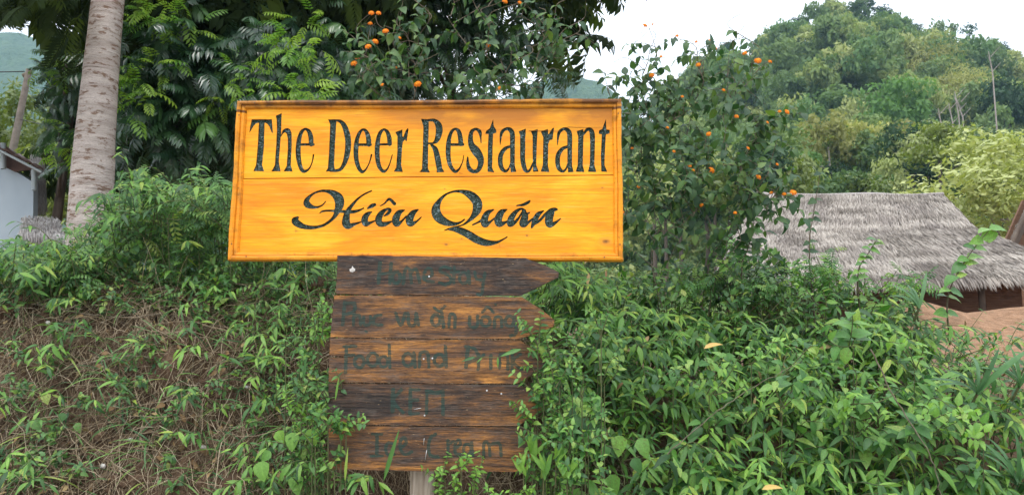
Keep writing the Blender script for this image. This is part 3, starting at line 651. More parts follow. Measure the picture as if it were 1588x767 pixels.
BOT = [  # Hiên Quán
 (z6, [[(468, 236, 7), (430, 277, 9), (370, 298, 14), (310, 292, 24), (262, 262, 38), (262, 215, 26), (320, 155, 13), (400, 120, 12), (480, 118, 18), (560, 145, 36), (615, 200, 54), (625, 270, 50), (600, 340, 35), (570, 400, 22), (510, 460, 16), (430, 505, 16), (330, 525, 20), (230, 515, 28), (165, 485, 38), (125, 450, 38), (160, 410, 12)],
       [(402, 366, 4), (440, 342, 11), (520, 337, 12), (640, 345, 16), (760, 350, 20), (840, 335, 14), (895, 308, 7)],
       [(982, 115, 8), (900, 155, 10), (830, 205, 12), (770, 270, 18), (720, 340, 28), (700, 420, 40), (700, 480, 46), (728, 508, 34), (790, 488, 18), (860, 465, 9)],
       [(985, 350, 7), (930, 385, 30), (905, 440, 38), (920, 480, 34), (960, 475, 18), (1020, 450, 8)],
       [(1125, 395, 8), (1165, 370, 18), (1190, 330, 20), (1155, 318, 14), (1095, 365, 30), (1062, 430, 38), (1078, 482, 34), (1135, 485, 26), (1210, 455, 9)],
       [(1350, 330, 8), (1290, 360, 30), (1255, 430, 42), (1265, 482, 36), (1315, 460, 15), (1370, 400, 9)],
       [(1505, 325, 8), (1450, 360, 30), (1410, 430, 44), (1420, 480, 36), (1480, 462, 14), (1540, 410, 6)]], []),
 (z6, [[(940, 312, 9), (985, 285, 23), (1020, 268, 17)]], []),
 (z6, [[(1080, 285, 5), (1130, 255, 9), (1182, 208, 15), (1240, 258, 20)]], []),
 (z7, [[(420, 420, 8), (380, 450, 11), (310, 468, 22), (215, 448, 40), (135, 390, 52), (112, 310, 47), (150, 220, 24), (220, 150, 12), (310, 118, 12), (400, 120, 22), (490, 160, 44), (552, 225, 52), (560, 300, 50), (520, 380, 30), (460, 440, 16), (400, 480, 9), (320, 500, 7), (250, 522, 10), (205, 538, 5)],
       [(262, 524, 14), (350, 532, 34), (450, 575, 42), (560, 640, 42), (660, 672, 36), (760, 668, 18), (830, 640, 10), (880, 610, 7)]], []),
 (z7, [[(510, 478, 9), (570, 450, 11), (610, 425, 16)], [(735, 315, 8), (670, 350, 28), (637, 420, 40), (645, 472, 36), (700, 445, 14), (760, 395, 9)],
       [(880, 312, 7), (820, 345, 32), (785, 420, 42), (800, 470, 34), (860, 452, 15), (905, 430, 9)],
       [(1075, 325, 12), (1040, 305, 12), (985, 330, 20), (930, 400, 34), (915, 468, 34), (965, 450, 20), (1010, 400, 12), (1045, 340, 10)],
       [(1060, 325, 20), (1075, 385, 36), (1055, 465, 42), (1105, 455, 18), (1160, 410, 9)], [(1125, 345, 7), (1095, 362, 13)],
       [(1275, 328, 7), (1220, 362, 25), (1185, 420, 30), (1160, 480, 20), (1145, 510, 8)], [(1160, 480, 12), (1225, 440, 14), (1290, 370, 16), (1350, 322, 20), (1400, 312, 20), (1425, 312, 7)], [(1360, 340, 36), (1335, 410, 44), (1340, 472, 38), (1395, 460, 18), (1460, 410, 6)]], []),
 (z7, [[(985, 270, 7), (1050, 262, 15), (1110, 235, 17), (1130, 215, 5)]], []),
]
sign = empty('restaurant_sign', SO, 'large framed orange varnished wooden sign carved The Deer Restaurant', 'sign')
sign.rotation_euler = SM.to_euler()
DEPTH = .007
def carved_plank(quad, letters, mat, label, zoff):
    """quad: photo corners of the plank (tl, tr, br, bl)"""
    Q = loc([q[0] for q in quad], [q[1] for q in quad]); loops_all = []; lets = []
    for zf, st, po in letters:
        g = contours(*sdf_grid([zf(s) for s in st], [zf(p) for p in po], .34, rough=.22))
        L = [loc(q[:, 0], q[:, 1]) for q in g]; loops_all += L; lets.append(L)
    # subdivided outline
    ext = np.vstack([np.linspace(a, b, 12, endpoint=False) for a, b in zip(Q, np.roll(Q, -1, 0))])
    v, f = triangulate(loops_all, False, ext)
    V = [(x, y, zoff) for x, y in v]; F = [tuple(t) for t in f]; n = len(V); T = .022
    V += [(x, y, zoff) for x, y in ext] + [(x, y, -T) for x, y in ext]; k = len(ext)
    a2 = sum(p[0] * q[1] - q[0] * p[1] for p, q in zip(ext, np.roll(ext, -1, 0))) > 0
    for i in range(k):
        j = (i + 1) % k; q = (n + i, n + k + i, n + k + j, n + j); F.append(q if a2 else q[::-1])
    F.append(tuple(n + k + i for i in (range(k - 1, -1, -1) if a2 else range(k))))
    pl = obj('plank', mkmesh('plank', V, F, mat, smooth=False), sign, label=label)
    for L in lets:
        v, f = triangulate(L, True); V = [(x, y, zoff - DEPTH) for x, y in v]; F = [tuple(t) for t in f]; nf = len(F)
        for q in L:
            s = len(V); k = len(q); V += [(x, y, zoff) for x, y in q] + [(x, y, zoff - DEPTH) for x, y in q]
            F += [(s + i, s + (i + 1) % k, s + k + (i + 1) % k, s + k + i) for i in range(k)]
        me = mkmesh('letter', V, F, M['letter'], smooth=False); me.materials.append(M['letterwall'])
        me.polygons.foreach_set('material_index', np.array([0] * nf + [1] * (len(F) - nf), np.int32))
        obj('letter', me, pl)
    return pl
k1 = [(*loc(940, 374)[:2], .009, 1.0)]; kl = lambda x, y, r, s: (float(loc(x, y)[0]), float(loc(x, y)[1]), r, s)
knots = [kl(940, 374, .012, .95), kl(817, 365, .0045, .9), kl(716, 370, .004, .6), kl(692, 379, .006, .7), kl(698, 357, .005, .5), kl(690, 293, .003, .6), kl(460, 358, .005, .45), kl(610, 372, .006, .25), kl(934, 291, .004, .6)]
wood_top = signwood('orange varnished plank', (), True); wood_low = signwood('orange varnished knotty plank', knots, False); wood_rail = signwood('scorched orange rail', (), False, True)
carved_plank([(376, 164), (956, 161), (958, 270.7), (369, 276.5)], TOP, wood_top, 'upper plank with browner varnish and painted rail shade along its top', 0)
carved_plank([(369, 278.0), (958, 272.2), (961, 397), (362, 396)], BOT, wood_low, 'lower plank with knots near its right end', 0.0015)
pl2 = [o_ for o_ in sign.children if o_.name.startswith('plank')][-1]
for cr in ([(458, 354), (458.5, 360), (459.5, 366)], [(775, 378), (775.5, 385), (777.5, 393)], [(712, 268), (718, 269.3)], [(880, 197), (905, 198), (940, 197.5)], [(820, 203), (850, 202.5), (868, 203.5)]):
    L_ = loc([c[0] for c in cr], [c[1] for c in cr]); Vt, Ft, Ut = tube([(a_, b_, .0012) for a_, b_ in L_], [.0009] + [.0006] * (len(L_) - 2) + [.0003], 4)
    obj('crack', mkmesh('crack', Vt, Ft, M['letterwall']), pl2)
# mitred moulding
OUT = loc([368, 963.5, 967, 353], [156.5, 153, 404.5, 403.5], .012); INN = loc([381, 950, 952.5, 370], [168.5, 166.5, 391, 390], .012)
PROF = [(0, -.026), (0, .010), (.10, .020), (.34, .0225), (.50, .019), (.56, .0115), (.62, .0145), (.86, .0125), (1, .004), (1, -.002)]
for k in range(4):
    a, b = OUT[k], OUT[(k + 1) % 4]; c, d = INN[k], INN[(k + 1) % 4]; V = []; N = 24; F = []
    for i in range(N + 1):
        t = i / N
        for j, (q, z) in enumerate(PROF):
            s = a + (c - a) * q; e = b + (d - b) * q; p = s + (e - s) * t
            wv = .0012 * math.sin(t * 9 + k * 2 + j * .2) + .0007 * math.sin(t * 37 + j)
            nx = unit(np.array([-(e - s)[1], (e - s)[0]])) * wv * (0 < i < N)
            V.append((p[0] + nx[0], p[1] + nx[1], z + (k % 2) * .0004 + (wv * .5 if 0 < i < N else 0)))
    m = len(PROF)
    F = [(i * m + j, i * m + (j + 1) % m, (i + 1) * m + (j + 1) % m, (i + 1) * m + j) for i in range(N) for j in range(m)] + [tuple(range(m)), tuple(range(N * m + m - 1, N * m - 1, -1))]
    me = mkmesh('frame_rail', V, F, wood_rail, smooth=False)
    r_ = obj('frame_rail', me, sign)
    import bmesh
    bmm = bmesh.new(); bmm.from_mesh(me); bmesh.ops.recalc_face_normals(bmm, faces=bmm.faces); bmm.to_mesh(me); bmm.free()
    for q in ((.04, .5, .96) if k % 2 == 0 else (.08, .92)):     # nail heads
        p = (a + (c - a) * .4) * (1 - q) + (b + (d - b) * .4) * q
        V2 = [(p[0], p[1], .0240)] + [(p[0] + .0028 * math.cos(h), p[1] + .0028 * math.sin(h), .0228) for h in np.linspace(0, 6.283, 9)[:-1]]
        obj('nail', mkmesh('nail', V2, [(0, 1 + i, 1 + (i + 1) % 8) for i in range(8)], M['rust']), r_)
# back battens
for px in (480, 850):
    p0 = loc(px, 170); p1 = loc(px, 390); V, F = boxm(p0[0] - .03, p0[0] + .03, p1[1], p0[1], -.050, -.0225)
    obj('batten', mkmesh('batten', V, F, M['postwood'], smooth=False), sign)

# ---- the arrow boards
NA = .045; AO = SO
arrow = empty('direction_sign', SO, 'stack of five weathered brown arrow boards with faded green lettering on a post', 'sign'); arrow.rotation_euler = SM.to_euler()
ABO = [
 [(523, 396), (640, 396.6), (815, 400), (842, 410), (866.5, 421.5), (866, 429.5), (838, 443), (807, 458), (660, 456.6), (521, 455.2)],
 [(518.5, 457.6), (660, 458.8), (809, 460.2), (836, 477), (860, 496), (858, 506), (830, 517), (803, 525.3), (660, 524), (512.5, 522)],
 [(512, 524.2), (660, 526), (806, 527.2), (830, 542), (846, 556), (844, 568), (826, 580), (801, 594.2), (660, 593.5), (509.5, 592), (510.5, 553.6), (560, 553.9), (612, 555.2), (560, 552.4), (510.6, 551.4)],
 [(509.5, 594.2), (660, 595.2), (806, 596.4), (826, 608), (842, 624), (840, 634), (822, 648), (801, 660), (660, 659), (508.5, 657.4)],
 [(509, 659.6), (660, 660.8), (811, 662), (828, 674), (844, 690), (842, 702), (824, 718), (799, 731), (660, 730), (510, 727)]]
r3 = Z(490, 380, 3.836); k4 = Z(550, 590, 5.112); k5 = Z(650, 590, 5.115)
def c_(x, y, rx, ry, w_, a0=0, a1=370, n=12): return [(x + rx * math.cos(R(a)), y + ry * math.sin(R(a)), w_) for a in np.linspace(a0, a1, n)]
def s_(w_, *p): return [(x, y, w_) for x, y in p]
W_ = 11
TXT = [
 (r3, [s_(13, (382, 105), (372, 222)), s_(13, (447, 112), (440, 225)), s_(11, (378, 170), (442, 165)), c_(478, 192, 24, 34, 12), s_(12, (520, 228), (530, 150), (556, 142), (568, 222)), s_(12, (568, 160), (596, 142), (618, 222)),
       s_(W_, (640, 192), (690, 178), (682, 140), (652, 150), (645, 205), (700, 218)), s_(W_, (800, 140), (760, 128), (738, 155), (790, 180), (805, 212), (770, 235), (735, 222)), s_(W_, (824, 130), (820, 222)), s_(W_, (805, 162), (850, 158)),
       c_(880, 195, 26, 32, W_), s_(W_, (908, 155), (915, 228)), s_(W_, (945, 160), (955, 200), (985, 205)), s_(W_, (1005, 165), (995, 230), (985, 290), (960, 290))]),
 (r3, [s_(13, (172, 340), (160, 472)), s_(12, (170, 345), (228, 350), (225, 395), (168, 412)), s_(W_, (232, 345), (222, 472)), s_(W_, (225, 430), (258, 415), (266, 474)), s_(W_, (285, 425), (287, 470), (322, 468), (326, 422)), s_(W_, (388, 415), (350, 425), (345, 468), (392, 475)), s_(8, (296, 512), (302, 514)),
       s_(12, (475, 405), (505, 474), (532, 405)), s_(12, (548, 405), (555, 472), (590, 468), (596, 405), (610, 472)), c_(714, 445, 25, 34, 12), s_(12, (748, 400), (760, 488)), s_(10, (702, 370), (735, 392), (768, 362)), s_(12, (792, 482), (797, 415), (826, 420), (826, 488)),
       s_(12, (915, 425), (917, 480), (958, 482), (962, 420)), c_(1010, 452, 27, 28, 12), s_(10, (990, 398), (1022, 368), (1055, 398)), s_(8, (1066, 352), (1070, 356)), s_(12, (1062, 485), (1066, 432), (1100, 432), (1106, 484)), c_(1152, 452, 26, 30, 12), s_(12, (1182, 425), (1190, 520), (1155, 540))]),
 (r3, [s_(12, (182, 600), (175, 756)), s_(W_, (165, 602), (238, 598)), s_(W_, (175, 655), (225, 650)), c_(258, 692, 28, 34, 12), c_(338, 680, 32, 38, 12), c_(402, 692, 26, 32, W_), s_(W_, (436, 592), (440, 725)), c_(548, 680, 30, 38, 12), s_(12, (582, 640), (590, 722)), s_(12, (616, 722), (622, 642), (664, 642), (672, 722)), c_(734, 682, 30, 36, 12), s_(12, (770, 600), (776, 722)),
       s_(14, (905, 605), (892, 722)), s_(12, (890, 602), (945, 618), (962, 668), (895, 698)), s_(12, (970, 652), (965, 738)), s_(W_, (968, 670), (1000, 650)), s_(12, (1040, 655), (1040, 732)), s_(12, (1092, 728), (1097, 652), (1138, 655), (1142, 736)), s_(12, (1168, 622), (1166, 742)), s_(W_, (1216, 645), (1172, 690), (1222, 738))]),
 (k4, [s_(20, (305, 68), (302, 240)), s_(16, (372, 68), (310, 160), (385, 252)), s_(18, (442, 65), (440, 255)), s_(15, (440, 68), (512, 70)), s_(15, (440, 152), (500, 150)), s_(15, (438, 262), (505, 256)), s_(15, (570, 255), (575, 78)), s_(20, (575, 82), (640, 95), (700, 82)), s_(17, (698, 80), (702, 262))]),
 (k4, [s_(17, (178, 425), (176, 590)), s_(13, (140, 422), (218, 420)), s_(13, (128, 596), (222, 592)), s_(15, (302, 495), (265, 490), (246, 540), (266, 585), (312, 582)), s_(15, (370, 528), (408, 490), (395, 448), (362, 475), (365, 545), (402, 582), (452, 560)), s_(16, (642, 420), (602, 450), (585, 520), (602, 590), (662, 600)),
       s_(15, (740, 470), (742, 585)), s_(14, (745, 500), (785, 478)), s_(15, (800, 535), (838, 500), (825, 468), (798, 498), (800, 572), (845, 582))]),
]
CREAM = (k5, [c_(382, 542, 30, 42, 15), s_(15, (416, 490), (426, 592)), s_(15, (512, 604), (516, 492), (552, 500), (562, 592)), s_(15, (562, 510), (602, 492), (640, 500), (652, 592))])
DARK = [.95, .28, .26, .85, .45]
BLAB = ['top arrow board, dark grey brown, lettered Homestay', 'second arrow board, orange worn, lettered Phuc vu an uong', 'third arrow board, orange brown with a long crack', 'fourth arrow board, darkest brown, lettered KEM', 'lowest arrow board with an orange worn top edge, lettered Ice Cream']
for k in range(5):
    q = np.array(ABO[k], float)
    # rough sawn outline
    e = []
    for a, b in zip(q, np.roll(q, -1, 0)):
        n = max(1, int(np.hypot(*(b - a)) / 9)); seg = a + (b - a) * (np.arange(n) / n)[:, None]
        seg[1:] += rng.normal(size=(max(0, n - 1), 2)) * .22; e.append(seg)
    q = np.vstack(e); P = loc(q[:, 0], q[:, 1], NA)
    v, f = triangulate([P], True); zz = NA + [.0, .0015, -.0005, .001, 0][k]; V = [(x, y, zz) for x, y in v]; F = [tuple(t) for t in f]
    s = len(V); n = len(P); inset = .0012
    V += [(x, y, zz) for x, y in P] + [(x, y, zz - .021) for x, y in P]
    F += [(s + i, s + (i + 1) % n, s + n + (i + 1) % n, s + n + i)[::1] for i in range(n)]
    F += [tuple(reversed([s + n * 1 + i for i in range(n)]))] if False else []
    v2, f2 = v, f[:, ::-1]; s2 = len(V); V += [(x, y, zz - .021) for x, y in v2]; F += [tuple(t + s2) for t in f2]
    wm = oldwood('weathered plank %s' % ['grey', 'worn', 'cracked', 'dark', 'edged'][k], DARK[k], k + 1.0)
    bd = obj('board', mkmesh('board', V, F, wm, smooth=False), arrow, label=BLAB[k])
    pm = oldwood('worn green lettering %s' % ['grey', 'worn', 'cracked', 'dark', 'edged'][k], DARK[k], k + 1.0, paint=True)
    jobs = [TXT[k]] + ([CREAM] if k == 4 else [])
    for zf, st in jobs:
        L = contours(*sdf_grid([[(a_, b_, w_ * .84) for a_, b_, w_ in zf(s_x)] for s_x in st], [], .45, rough=1.1), tol=.15); L = [loc(g[:, 0], g[:, 1], NA) for g in L]
        v, f = triangulate(L, True); comp = np.arange(len(v))
        while True:          # letters that touch form one painted piece
            m = comp[f].min(1); c2 = comp.copy()
            for j in range(3): np.minimum.at(c2, f[:, j], m)
            if (c2 == comp).all(): break
            comp = c2
        for cid in np.unique(comp[f[:, 0]]):
            ff = f[comp[f[:, 0]] == cid]; ids = np.unique(ff); mp_ = {int(a): b for b, a in enumerate(ids)}
            if len(ff) < 6: continue
            obj('painted_letter', mkmesh('painted_letter', [(v[i][0], v[i][1], zz + .0005) for i in ids], [tuple(mp_[int(i)] for i in t) for t in ff], pm, smooth=False), bd)
    heads = [[(665.5, 428.5)], [], [(657, 556), (670.5, 555)], [(658.5, 643.5), (755, 605), (777.5, 610)], []][k]
    for hx, hy in heads:
        p = loc(hx, hy, NA); rr = .0032
        V2 = [(p[0], p[1], zz + .0022)] + [(p[0] + rr * math.cos(h), p[1] + rr * math.sin(h), zz + .0008) for h in np.linspace(0, 6.283, 9)[:-1]]
        obj('nail', mkmesh('nail', V2, [(0, 1 + i, 1 + (i + 1) % 8) for i in range(8)], M['metal']), bd)
    for (ax, ay, bx2, by2) in {3: [(642, 634, 653, 632)], 4: [(658, 679, 657, 689), (662, 697, 659, 715)]}.get(k, []):
        a = loc(ax, ay, NA); b = loc(bx2, by2, NA); Vt, Ft, Ut = tube([(a[0], a[1], zz), (a[0], a[1], zz + .003), (b[0], b[1], zz + .003), (b[0], b[1], zz)], .0009, 5)
        obj('staple', mkmesh('staple', Vt, Ft, M['metal']), bd)
    if k == 0:
        p = loc(547, 418, NA); V2 = []; hh = [(-4, 3), (-5, -1), (-2, -2), (-.5, -6), (1, -3), (4, -1), (3.5, 2), (0, 4)]
        V2 = [(p[0], p[1], zz + .006)] + [(p[0] + a * .0025, p[1] - b * .0025, zz + .001) for a, b in hh]
        obj('pale_chip', mkmesh('pale_chip', V2, [(0, 1 + (i + 1) % 8, 1 + i) for i in range(8)], M['white']), bd)
# post: a round, split grey pole behind the boards
pa = loc(651, 300, 0); pb = loc(652, 767, 0)
V = []; F = []; N = 14; sides = 20
for i in range(N + 1):
    t = i / N; y = (pa[1] + .02) * (1 - t) + (pb[1] - .55) * t
    for j in range(sides):
        a = 2 * math.pi * j / sides; rr = .046 + .003 * math.sin(3 * a + t * 2) + .003 * float(vnoise(j * .9, t * 3)) - (.006 if j in (5, 13) else 0)
        V.append((pa[0] * (1 - t) + pb[0] * t + rr * math.cos(a), y, -.025 + rr * math.sin(a) * .9 if t > .0 else -.025 + rr * math.sin(a) * .9))
    # keep the pole behind the boards
F = [(i * sides + j, i * sides + (j + 1) % sides, (i + 1) * sides + (j + 1) % sides, (i + 1) * sides + j) for i in range(N) for j in range(sides)] + [tuple(range(sides))[::-1]]
# the main sign sits in front of the pole: push the pole's upper part back
V = [(x, y, z - .045) for x, y, z in V]
pw = simple('bare grey post wood grain', (.24, .18, .13), (.58, .48, .39), 5, .85, .9, .01, scale=(22, .9, 22))
obj('post', mkmesh('post', V, F, pw), arrow)
for yy in (430, 700):
    p = loc(651, yy, NA); V2, F2 = boxm(p[0] - .10, p[0] + .10, p[1] - .02, p[1] + .02, -.024, .0235)
    obj('batten', mkmesh('batten', V2, F2, M['postwood'], smooth=False), arrow)
# ================================================================ TREES
def crown_shape(seed, nl=1300, r=(1, 1, .8), clumps=34, leafs=.10, flat=.5, lump=.30, under=.35):
    """many small leaf faces gathered in clumps through an uneven crown; unit size"""
    g = np.random.default_rng(seed); c = g.normal(size=(clumps, 3)); c /= np.linalg.norm(c, axis=1)[:, None]; c[:, 2] = np.where(c[:, 2] < -under, -c[:, 2], c[:, 2])
    c *= g.uniform(.35, .85, (clumps, 1)) ; cs = g.uniform(.6, 1.3, clumps) * lump
    k = g.integers(clumps, size=nl); d = g.normal(size=(nl, 3)); d /= np.linalg.norm(d, axis=1)[:, None]
    P = (c[k] + d * (cs[k] * g.uniform(.55, 1.05, nl))[:, None] * np.array([1, 1, .75])) * np.array(r)
    n = d * .8 + g.normal(size=(nl, 3)) * .45 + np.array([0, 0, .35]); n /= np.linalg.norm(n, axis=1)[:, None]
    a = np.cross(n, g.normal(size=(nl, 3))); a /= np.linalg.norm(a, axis=1)[:, None]; b = np.cross(n, a); s = leafs * g.uniform(.5, 1.3, nl)[:, None]
    V = np.stack([P - a * s, P - b * s * flat, P + a * s, P + b * s * flat], 1).reshape(-1, 3)
    F = np.arange(nl * 4).reshape(-1, 4); T = np.repeat(g.uniform(0, .10, clumps)[k] + g.uniform(0, .07, nl), 4)
    return V, F, T
def trunk_parts(e, base, h, r, lean, mat, nlimb=4, spread=1.0, seed=0, sides=7):
    g = np.random.default_rng(seed); base = np.asarray(base, float); top = base + np.array([lean[0], lean[1], h])
    P = curve([base, base + (top - base) * .5 + g.normal(size=3) * r * .8, top], 5)
    b = Batch(); b.tube(P, np.linspace(r, r * .45, len(P)), sides)
    o = b.build('trunk', mat, e)
    for i in range(nlimb):
        s = P[int(len(P) * g.uniform(.5, .95))]; d = unit(np.array([g.normal(), g.normal(), g.uniform(.3, 1.2)])); L = spread * g.uniform(.5, 1)
        b = Batch(); b.tube(curve([s, s + d * L * .5 + np.array([0, 0, .1 * L]), s + d * L + np.array([0, 0, .1 * L])], 4), np.linspace(r * .4, r * .1, 9), 5); b.build('limb', mat, e)
    return P
CROWN = {}
def crownmesh(kind, seed, mat, **kw):
    k = (kind, seed, mat)
    if k not in CROWN: V, F, T = crown_shape(seed, **kw); CROWN[k] = mkmesh('crown', V, F, M[mat], np.zeros((len(V), 2)), T)
    return CROWN[k]
def tree(name, label, x, y, h, w, mat, tm='bark', seed=0, group=None, kind='round', nl=1300, leafs=.10, ch=None, lean=(0, 0), tr=None, cut=.55, **kw):
    z = float(ground(x, y)) - .1; e = empty(name, (x, y, z), label, 'tree', group)
    ch = ch or w * .85
    trunk_parts(e, (x, y, z), h - ch * .6, tr or max(.05, h * .018), lean, M[tm], 4, w * .35, seed)
    o = obj('crown', crownmesh(kind, seed % 5, mat, nl=nl, leafs=leafs, **kw), e); o.location = (lean[0], lean[1], h - ch * .5); o.scale = (w * .5, w * .5, ch * .5 / .8); o.rotation_euler = (0, 0, seed * 1.3)
    return e
def wx(px, Y): return (px - 794) / 1116.5 * Y
def hz(py, Y): return float(pt(794, py, Y)[2])
# the far wood on the hill: trees too small to single out, one mass
g = np.random.default_rng(3); prot = [crown_shape(s, nl=900, leafs=.095, clumps=26) for s in range(6)]
VV = []; FF = []; TT = []; n0 = 0
for i in range(760):
    y = 46 + 90 * g.random() ** .75; x = g.uniform(-.06, .78) * y
    if g.random() < .22: y = g.uniform(124, 138); x = g.uniform(.08, .8) * y
    z = float(ground(x, y)); w_ = g.uniform(3.2, 7.5) * (1 if y < 120 else .62); hh = w_ * g.uniform(.65, 1.25)
    V, F, T = prot[i % 6]; a = g.uniform(0, 6.28); w_ *= .88; ca, sa = math.cos(a), math.sin(a)
    W = np.stack([(V[:, 0] * ca - V[:, 1] * sa) * w_ * .5 + x, (V[:, 0] * sa + V[:, 1] * ca) * w_ * .5 + y, V[:, 2] * hh * .62 + z + hh * .42], 1)
    VV.append(W); FF.append(F + n0); TT.append(T + g.random() * .84); n0 += len(V)
# low scrub on the hill between them
for i in range(900):
    y = g.uniform(40, 132); x = g.uniform(-.1, .82) * y; z = float(ground(x, y)); w_ = g.uniform(1.5, 3.5)
    V, F, T = prot[i % 6]; V = V[:480]; F = F[:120]; T = T[:480]
    W = V * np.array([w_ * .8, w_ * .8, w_ * .5]) * 1.0 + np.array([x, y, z + .4]); VV.append(W); FF.append(F + n0); TT.append(T + g.random() * .84); n0 += len(V)
fo = leafmat('distant wood leaf', [(0, (.055, .09, .045)), (.2, (.10, .155, .065)), (.42, (.16, .22, .085)), (.55, (.10, .18, .07)), (.75, (.26, .305, .11)), (.9, (.34, .36, .16)), (1, (.13, .17, .07))], vein=0, trans=.25, rough=.8, spec=.15, random_obj=False)
o = obj('forest', mkmesh('forest', np.concatenate(VV), np.concatenate(FF), fo, np.zeros((n0, 2)), np.concatenate(TT)), kind='stuff')
tag(o, 'mixed green jungle trees covering the hill on the right', 'forest')

# single trees that can be told apart
tree('leafy_tree', 'bright yellow green leafy tree behind the right end of the thatched roof', 14.9, 22, 6.4, 6.9, 'yellowtree', 'palebark', 1, nl=11000, leafs=.034, ch=4.6, kind='yel', clumps=130, lump=.20, under=.9, flat=.45)
tree('dark_tree', 'dark green bushy tree at the far right edge behind the yellow green tree', 22.5, 29, 7.6, 6.5, 'forestdark', 'bark', 2, nl=3000, leafs=.07, ch=6.5, kind='dk', clumps=50, under=.9)
tree('round_tree', 'rounded fresh green tree standing out in the middle of the hillside wood', wx(1395, 62), 62, hz(105, 62) - float(ground(wx(1395, 62), 62)) , 6.4, 'forestbright', 'bark', 3, nl=2600, leafs=.07, ch=7.5, kind='fr', clumps=40, under=.9)
tree('small_tree', 'low fresh green bush tree just left of the row of bare trunks', wx(1240, 44), 44, hz(228, 44) - float(ground(wx(1240, 44), 44)), 3.2, 'forestbright', 'bark', 4, nl=1600, leafs=.08, ch=2.2, kind='fs', under=.9)
tree('dark_tree', 'blackish green tree high at the right edge of the hillside', wx(1562, 70), 70, hz(112, 70) - float(ground(wx(1562, 70), 70)), 5.5, 'forestdark', 'bark', 1, nl=2200, leafs=.08, kind='dk2', ch=6.5, under=.9)
for i, (px, py, w_, ch) in enumerate([(1425, 58, 13, 10), (1385, 78, 7.5, 7.5), (1480, 92, 10, 11)]):
    Y = 92 - i * 5; tree('bamboo_clump', ['largest feathery olive bamboo clump high on the hill', 'feathery olive bamboo clump left of the largest one on the hill', 'feathery olive bamboo clump right of and below the largest one'][i], wx(px, Y), Y, hz(py, Y) - float(ground(wx(px, Y), Y)), w_, 'bamboo', 'palebark', 2 + i, 'bamboo clumps high on the hill', 'bam', nl=4200, leafs=.055, ch=ch, clumps=26, lump=.42, under=.9, flat=.22)
# ridge line trees against the sky
for i, (px, top, w_, op) in enumerate([(1352, -10, 4.2, 1), (1378, 6, 4.8, 1), (1408, 26, 4.0, 1), (1425, 34, 3.0, 1), (1508, 36, 5.5, .25), (1532, 62, 4.0, .4), (1560, 64, 4.2, 1), (1245, 22, 4, 1), (1290, 6, 4.4, 1), (1128, 62, 4, 1)]):
    Y = 131; x = wx(px, Y); zb = float(ground(x, Y)); hh = max(3.0, hz(top, Y) - zb)
    tree('ridge_tree', ['dark round tree at the very top of the hill', 'broad dark tree just right of the hill top', 'dark tree on the ridge halfway down to the saddle', 'small dark tree at the saddle of the ridge', 'tall open crowned tree standing clear of the ridge with sky between its limbs', 'thin crowned tree right of the tall open one on the ridge', 'dark tree on the ridge at the right edge of the view', 'tree on the left shoulder of the ridge', 'pale tree just left of the hill top', 'dark tree on the ridge low down at the left'][i], x, Y, hh, w_, 'forestdark', 'bark', i, 'trees on the ridge line', 'rdg%d' % (op < 1), nl=int(1500 * op) if op < 1 else 1500, leafs=.085, ch=w_ * .9, clumps=14 if op < 1 else 34, under=.9)
# tall bare trunks behind the hut
for i, px in enumerate([1288, 1303, 1316, 1331, 1346, 1358, 1392, 1404]):
    Y = 46 + (i * 37 % 5); x = wx(px, Y); zb = float(ground(x, Y)) - .2; top = hz(168 + (i * 53 % 30), Y)
    tree('bare_trunked_tree', 'tall bare pinkish trunked tree behind the thatched roof, ' + ORD[i], x, Y, top - zb, 4.2, 'forest' if i % 3 else 'bamboo', 'palebark', i, 'row of bare trunked trees behind the thatched roof', 'tr', nl=1500, leafs=.075, ch=4.4, tr=.11, lean=(g.normal() * .3, 0), under=.9)
for i, (px, t0, b0) in enumerate([(1459, 168, 232), (1476, 160, 226), (1486, 142, 222), (1492, 150, 214), (1543, 80, 150)]):
    Y = 55; x = wx(px, Y); z0 = hz(b0 + 60, Y); e = empty('dead_tree', (x, Y, z0), 'thin pale leafless trunk standing above the yellow green tree' if i < 4 else 'thin pale leafless trunk high at the right of the hillside', 'tree', 'thin pale leafless trunks above the yellow green tree' if i < 4 else None)
    b = Batch(); b.tube([(x, Y, z0 - 3), (x - .05, Y, hz((t0 + b0) / 2, Y)), (x + (-.25 if i != 3 else -.5), Y, hz(t0, Y))], [.06, .045, .025], 6); b.build('trunk', M['palebark'], e)
    for k in range(3): b = Batch(); zt = hz(t0 + 8 + k * 12, Y); b.tube([(x - .1, Y, zt), (x + .5 * (-1) ** k, Y - .2, zt + .7)], [.03, .012], 4); b.build('limb', M['palebark'], e)
# near forest edge right behind the hut and yard
for i in range(26):
    px = 1010 + i * 23 + g.uniform(-8, 8); Y = g.uniform(33, 43); x = wx(px, Y); top = hz(g.uniform(175, 262), Y)
    tree('forest_edge_tree', 'green tree in the belt at the foot of the wooded hill, ' + ORD[i], x, Y, max(2.2, top - float(ground(x, Y))), g.uniform(3.2, 5.2), ['forest', 'forest', 'forestdark', 'forest', 'olive'][i % 5], 'bark', i, 'trees in the belt at the foot of the hill', 'edge%d' % (i % 3), nl=1900, leafs=.07, ch=g.uniform(3, 5), under=.9)
